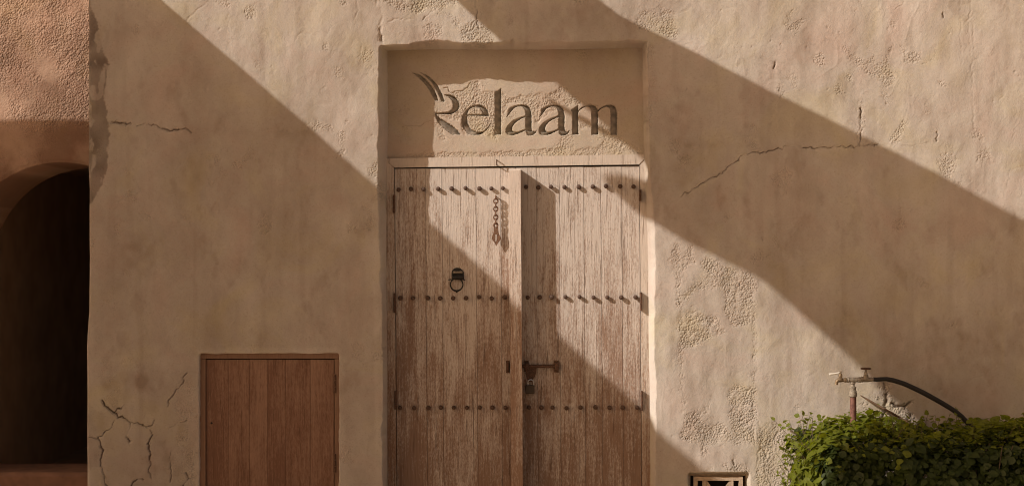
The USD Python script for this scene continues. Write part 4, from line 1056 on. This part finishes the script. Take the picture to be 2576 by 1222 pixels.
def hedge_surface(n, depth):
    """Random points on the hedge's bumpy outline with outward normals; depth sinks them inside."""
    area = np.array([(HX1 - HX0) * (HT), (HX1 - HX0) * (HQ1 - HQ0), (HQ1 - HQ0) * HT])
    which = rh.choice(3, n, p=area / area.sum())
    u, v = rh.random(n), rh.random(n)
    p, nn = np.zeros((n, 3)), np.zeros((n, 3))
    for k in range(3):
        m = which == k
        if k == 0:
            p[m] = np.c_[HX0 + u[m] * (HX1 - HX0), np.full(m.sum(), -HQ1), v[m] * HT]
            nn[m] = (0, -1, 0)
        elif k == 1:
            p[m] = np.c_[HX0 + u[m] * (HX1 - HX0), -HQ0 - v[m] * (HQ1 - HQ0), np.full(m.sum(), HT)]
            nn[m] = (0, 0, 1)
        else:
            p[m] = np.c_[np.full(m.sum(), HX0), -HQ0 - u[m] * (HQ1 - HQ0), v[m] * HT]
            nn[m] = (-1, 0, 0)
    # round the long edges
    c = np.array([(HX0 + HX1) / 2, -(HQ0 + HQ1) / 2, HT / 2])
    r = 0.17
    lo, hi = np.array([HX0 + r, -HQ1 + r, -1]), np.array([HX1 + 1, -HQ0 + 1, HT - r])
    core = np.clip(p, lo, hi)
    d = p - core
    L = np.linalg.norm(d, axis=1, keepdims=True)
    dirn = np.where(L > 1e-6, d / np.maximum(L, 1e-6), nn)
    p = core + dirn * r
    b = 0.060 * lattice(p[:, 0] * 5 + p[:, 2] * 3, p[:, 1] * 5 + p[:, 2] * 6, 701) + 0.025 * lattice(p[:, 0] * 13 + p[:, 2] * 9, p[:, 1] * 13 + p[:, 2] * 11, 702)
    p = p + dirn * (b[:, None] + depth[:, None])
    hx = np.interp(p[:, 0], [1.3, 1.42, 1.75, 1.92, 2.08, 2.22, 2.42, 2.6, 3.7], [.84, .92, 1.0, .965, .93, .945, .99, 1.02, 1.0])
    p[:, 2] *= 1 + (hx - 1) * np.clip(p[:, 2] / HT, 0, 1)
    p[:, 0] += 0.05 * (p[:, 2] / HT - 0.6) * np.clip(1 - (p[:, 0] - HX0) / .4, 0, 1)
    return p, dirn


def leaves(p, nrm, size):
    n = len(p)
    up = nrm * 0.9 + np.array([0, 0, 0.55]) + rh.normal(0, .42, (n, 3))
    up /= np.linalg.norm(up, axis=1, keepdims=True)
    dr_ = rh.normal(0, 1, (n, 3)) + nrm * .5 + np.array([0, 0, -.15])
    dr_ -= up * (dr_ * up).sum(1, keepdims=True)
    dr_ /= np.linalg.norm(dr_, axis=1, keepdims=True)
    sd = np.cross(dr_, up)
    w = rh.uniform(.75, 1.15, n)
    v = p[:, None, :] + size[:, None, None] * (LV[None, :, :1] * w[:, None, None] * sd[:, None] + LV[None, :, 1:2] * dr_[:, None] + LV[None, :, 2:] * up[:, None])
    f = LF[None] + (np.arange(n) * len(LV))[:, None, None]
    return v.reshape(-1, 3), f.reshape(-1, 3)


NL = 21000
pp, nn = hedge_surface(NL, -np.abs(rh.normal(0, .060, NL)) + 0.010)
sz = rh.uniform(.018, .050, NL) * np.clip(1 + .25 * rh.normal(0, 1, NL), .6, 1.5)
lv, lf = leaves(pp, nn, sz)
# loose sprigs above the clipped top and at the left end
spr = []
twig_m = []
for k in range(120):
    x, qy_ = rh.uniform(HX0 + .02, 2.75), rh.uniform(HQ0 + .02, .7)
    if k % 4 == 0:
        x = HX0 + rh.uniform(-.01, .05)
    h = rh.uniform(.015, .075)
    z0 = HT - .02 if k % 4 else rh.uniform(.15, .6)
    tilt = rh.normal(0, .025, 2) + (np.array([-.05, 0]) if k % 4 == 0 else 0)
    base, tip = np.array([x, -qy_, z0 - .04]), np.array([x + tilt[0], -qy_ + tilt[1], z0 + h])
    twig_m.append(tube([base, (base + tip) / 2 + rh.normal(0, .004, 3), tip], [.0016, .0013, .0008], 5))
    for t in np.linspace(.35, 1, 4):
        spr.append(base + (tip - base) * t)
spr = np.array(spr)
spn = rh.normal(0, .5, spr.shape) + [0, -.2, .6]
spn /= np.linalg.norm(spn, axis=1, keepdims=True)
sv, sf = leaves(spr, spn, rh.uniform(.018, .034, len(spr)))
# the 300 leaves that show largest stand alone as parts
vis = np.nonzero((pp[:, 1] < -HQ1 + .10) & (pp[:, 0] < 2.42) & (pp[:, 2] > .32) | ((pp[:, 2] > HT - .02) & (pp[:, 0] < 2.4) & (pp[:, 1] < -.3)))[0]
front = vis[np.argsort(-(sz[vis] * (1 + 4 * ((pp[vis] - 0) * nn[vis]).sum(1) * 0 + (nn[vis] * 0).sum(1))))][:300]
alone = np.zeros(NL, bool)
alone[front] = True
nV, nF = len(LV), len(LF)
fresh = (pp[:, 2] > HT - .055 + rh.normal(0, .03, NL)) | (pp[:, 0] < HX0 + .07 + rh.normal(0, .03, NL))  # leaves at the top and end get the painted sunlit colour


def cluster(which):
    v = lv.reshape(NL, nV, 3)[which].reshape(-1, 3)
    return v, (LF[None] + (np.arange(which.sum()) * nV)[:, None, None]).reshape(-1, 3)


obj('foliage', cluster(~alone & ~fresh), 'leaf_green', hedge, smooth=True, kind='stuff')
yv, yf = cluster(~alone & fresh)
obj('young_foliage', (np.vstack([yv, sv]), np.vstack([yf, sf + len(yv)])), 'young_leaf', hedge, smooth=True, kind='stuff', label='yellow green leaves coloured as sunlit along the top and the end')
for i in front:
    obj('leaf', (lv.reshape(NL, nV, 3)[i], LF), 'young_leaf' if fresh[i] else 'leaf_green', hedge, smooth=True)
stems = []
for k in range(90):
    x, y = rh.uniform(HX0 + .08, HX1 - .05), -rh.uniform(HQ0 + .08, HQ1 - .08)
    pt = [[x, y, 0]]
    for j in range(4):
        pt.append([pt[-1][0] + rh.normal(0, .03), pt[-1][1] + rh.normal(0, .03), pt[-1][2] + HT / 4.4])
    stems.append(tube(pt, [.007, .006, .005, .0035, .002], 6))
obj('stems', join(*stems, *twig_m), 'twig', hedge, smooth=40, kind='stuff')

# ------------------------------------------------------------------ unseen roof, house and sheet added to block sun and skylight
HA = ZC + 2.04
nb = thing('lane_shelter', 'unseen flat roof on posts added to cast the left wall shadow', 'shelter', (-6.0, -2.6, 0))  # added out of view: its edge shades the wall, skylight passes beneath
e_pts = [(-2.94 - .368 * (q - .5) + 0.02 * math.sin(q * 2.1), -q) for q in np.linspace(.5, 4.4, 18)]
foot_ = Polygon(e_pts + [(-11.0, -4.4), (-11.0, -.5)])
m = trimesh.creation.extrude_polygon(foot_, .22, engine='earcut')
m.apply_translation([0, 0, HA - .22])
obj('roof', m, 'house_plaster', nb, smooth=False)
for x_, y_ in ((-4.9, -.75), (-4.6, -4.1), (-7.0, -.75), (-7.0, -4.1), (-10.7, -.75), (-10.7, -4.1)):
    obj('post', lathe([(0, 0), (.07, 0), (.06, HA - .222), (0, HA - .222)], (x_, y_, 0), 'z', 12), 'twig', nb, smooth=40)

opp = thing('opposite_house', 'unseen plain house block added to cut skylight on the right', 'house', (9.5, -11.5, 0))  # added out of view to block skylight from the right of the wall
obj('wall', box(3.2, 16, -14.5, -8.2, 0, 7.0), 'house_plaster', opp, smooth=False)
obj('parapet', join(box(3.2, 16, -8.45, -8.2, 7.001, 7.6), box(3.2, 3.45, -14.5, -8.46, 7.001, 7.6)), 'house_plaster', opp, smooth=False)
HS = 2.2


def sail_pt(x, y):
    """Where a point of the sail at its height casts its shadow at (x, y) on the wall face."""
    xw, zw = (x - 1288) * S, (611 - y) * S
    q = (HS - zw) / SZ
    return xw - SX * q, -q


outline = [(1482 + 25, 0), (1562, 42), (1720, 117), (1942, 230), (2168, 340), (2368, 441), (2576, 553), (3000, 770), (3300, 1000), (3400, 1700), (2810, 2000), (2742, 1700), (2688, 1500), (2578, 1306), (2440, 1176), (2308, 1056), (2213, 971), (2168, 924), (2103, 861), (2028, 796),
           (1935, 712), (1900, 690), (1830, 655), (1732, 608), (1640, 550), (1496, 454), (1452, 418), (1422, 390), (1400, 368), (1391, 354), (1400, 347), (1437, 346), (1494, 362), (1562, 402), (1600, 420), (1590, 392), (1479, 292), (1440, 259), (1425, 250), (1380, 233), (1302, 187), (1240, 149), (1243, 144),
           (1306, 180), (1384, 222), (1418, 235), (1337, 165), (1283, 121), (1241, 80), (1200, 45), (1153, 0), (1010, -150), (860, -300), (838, -335), (880, -335), (1010, -260), (1250, -128), (1400, -48)]
sail = thing('shade_sail', 'unseen ragged sheet added overhead and cut to cast the shadow band on the wall', 'shade sail', (*sail_pt(1800, 500), ZC + HS))  # made-up sheet, its outline traced back from the shadow on the wall
poly = Polygon([sail_pt(*p) for p in outline]).buffer(0)
m = trimesh.creation.extrude_polygon(poly, .012, engine='earcut')
m.apply_translation([0, 0, ZC + HS - .012])
obj('canvas', m, 'sail_canvas', sail, smooth=False)
for p, qd in (((2810, 2000), (-5.4, -3.9, HA)), ((3000, 770), (3.0, 0.05, 4.3))):
    s0 = np.array([*sail_pt(*p), ZC + HS - .006])
    obj('rope', tube([s0, np.array(qd)], .006, 6), 'rope_fibre', sail, smooth=40)
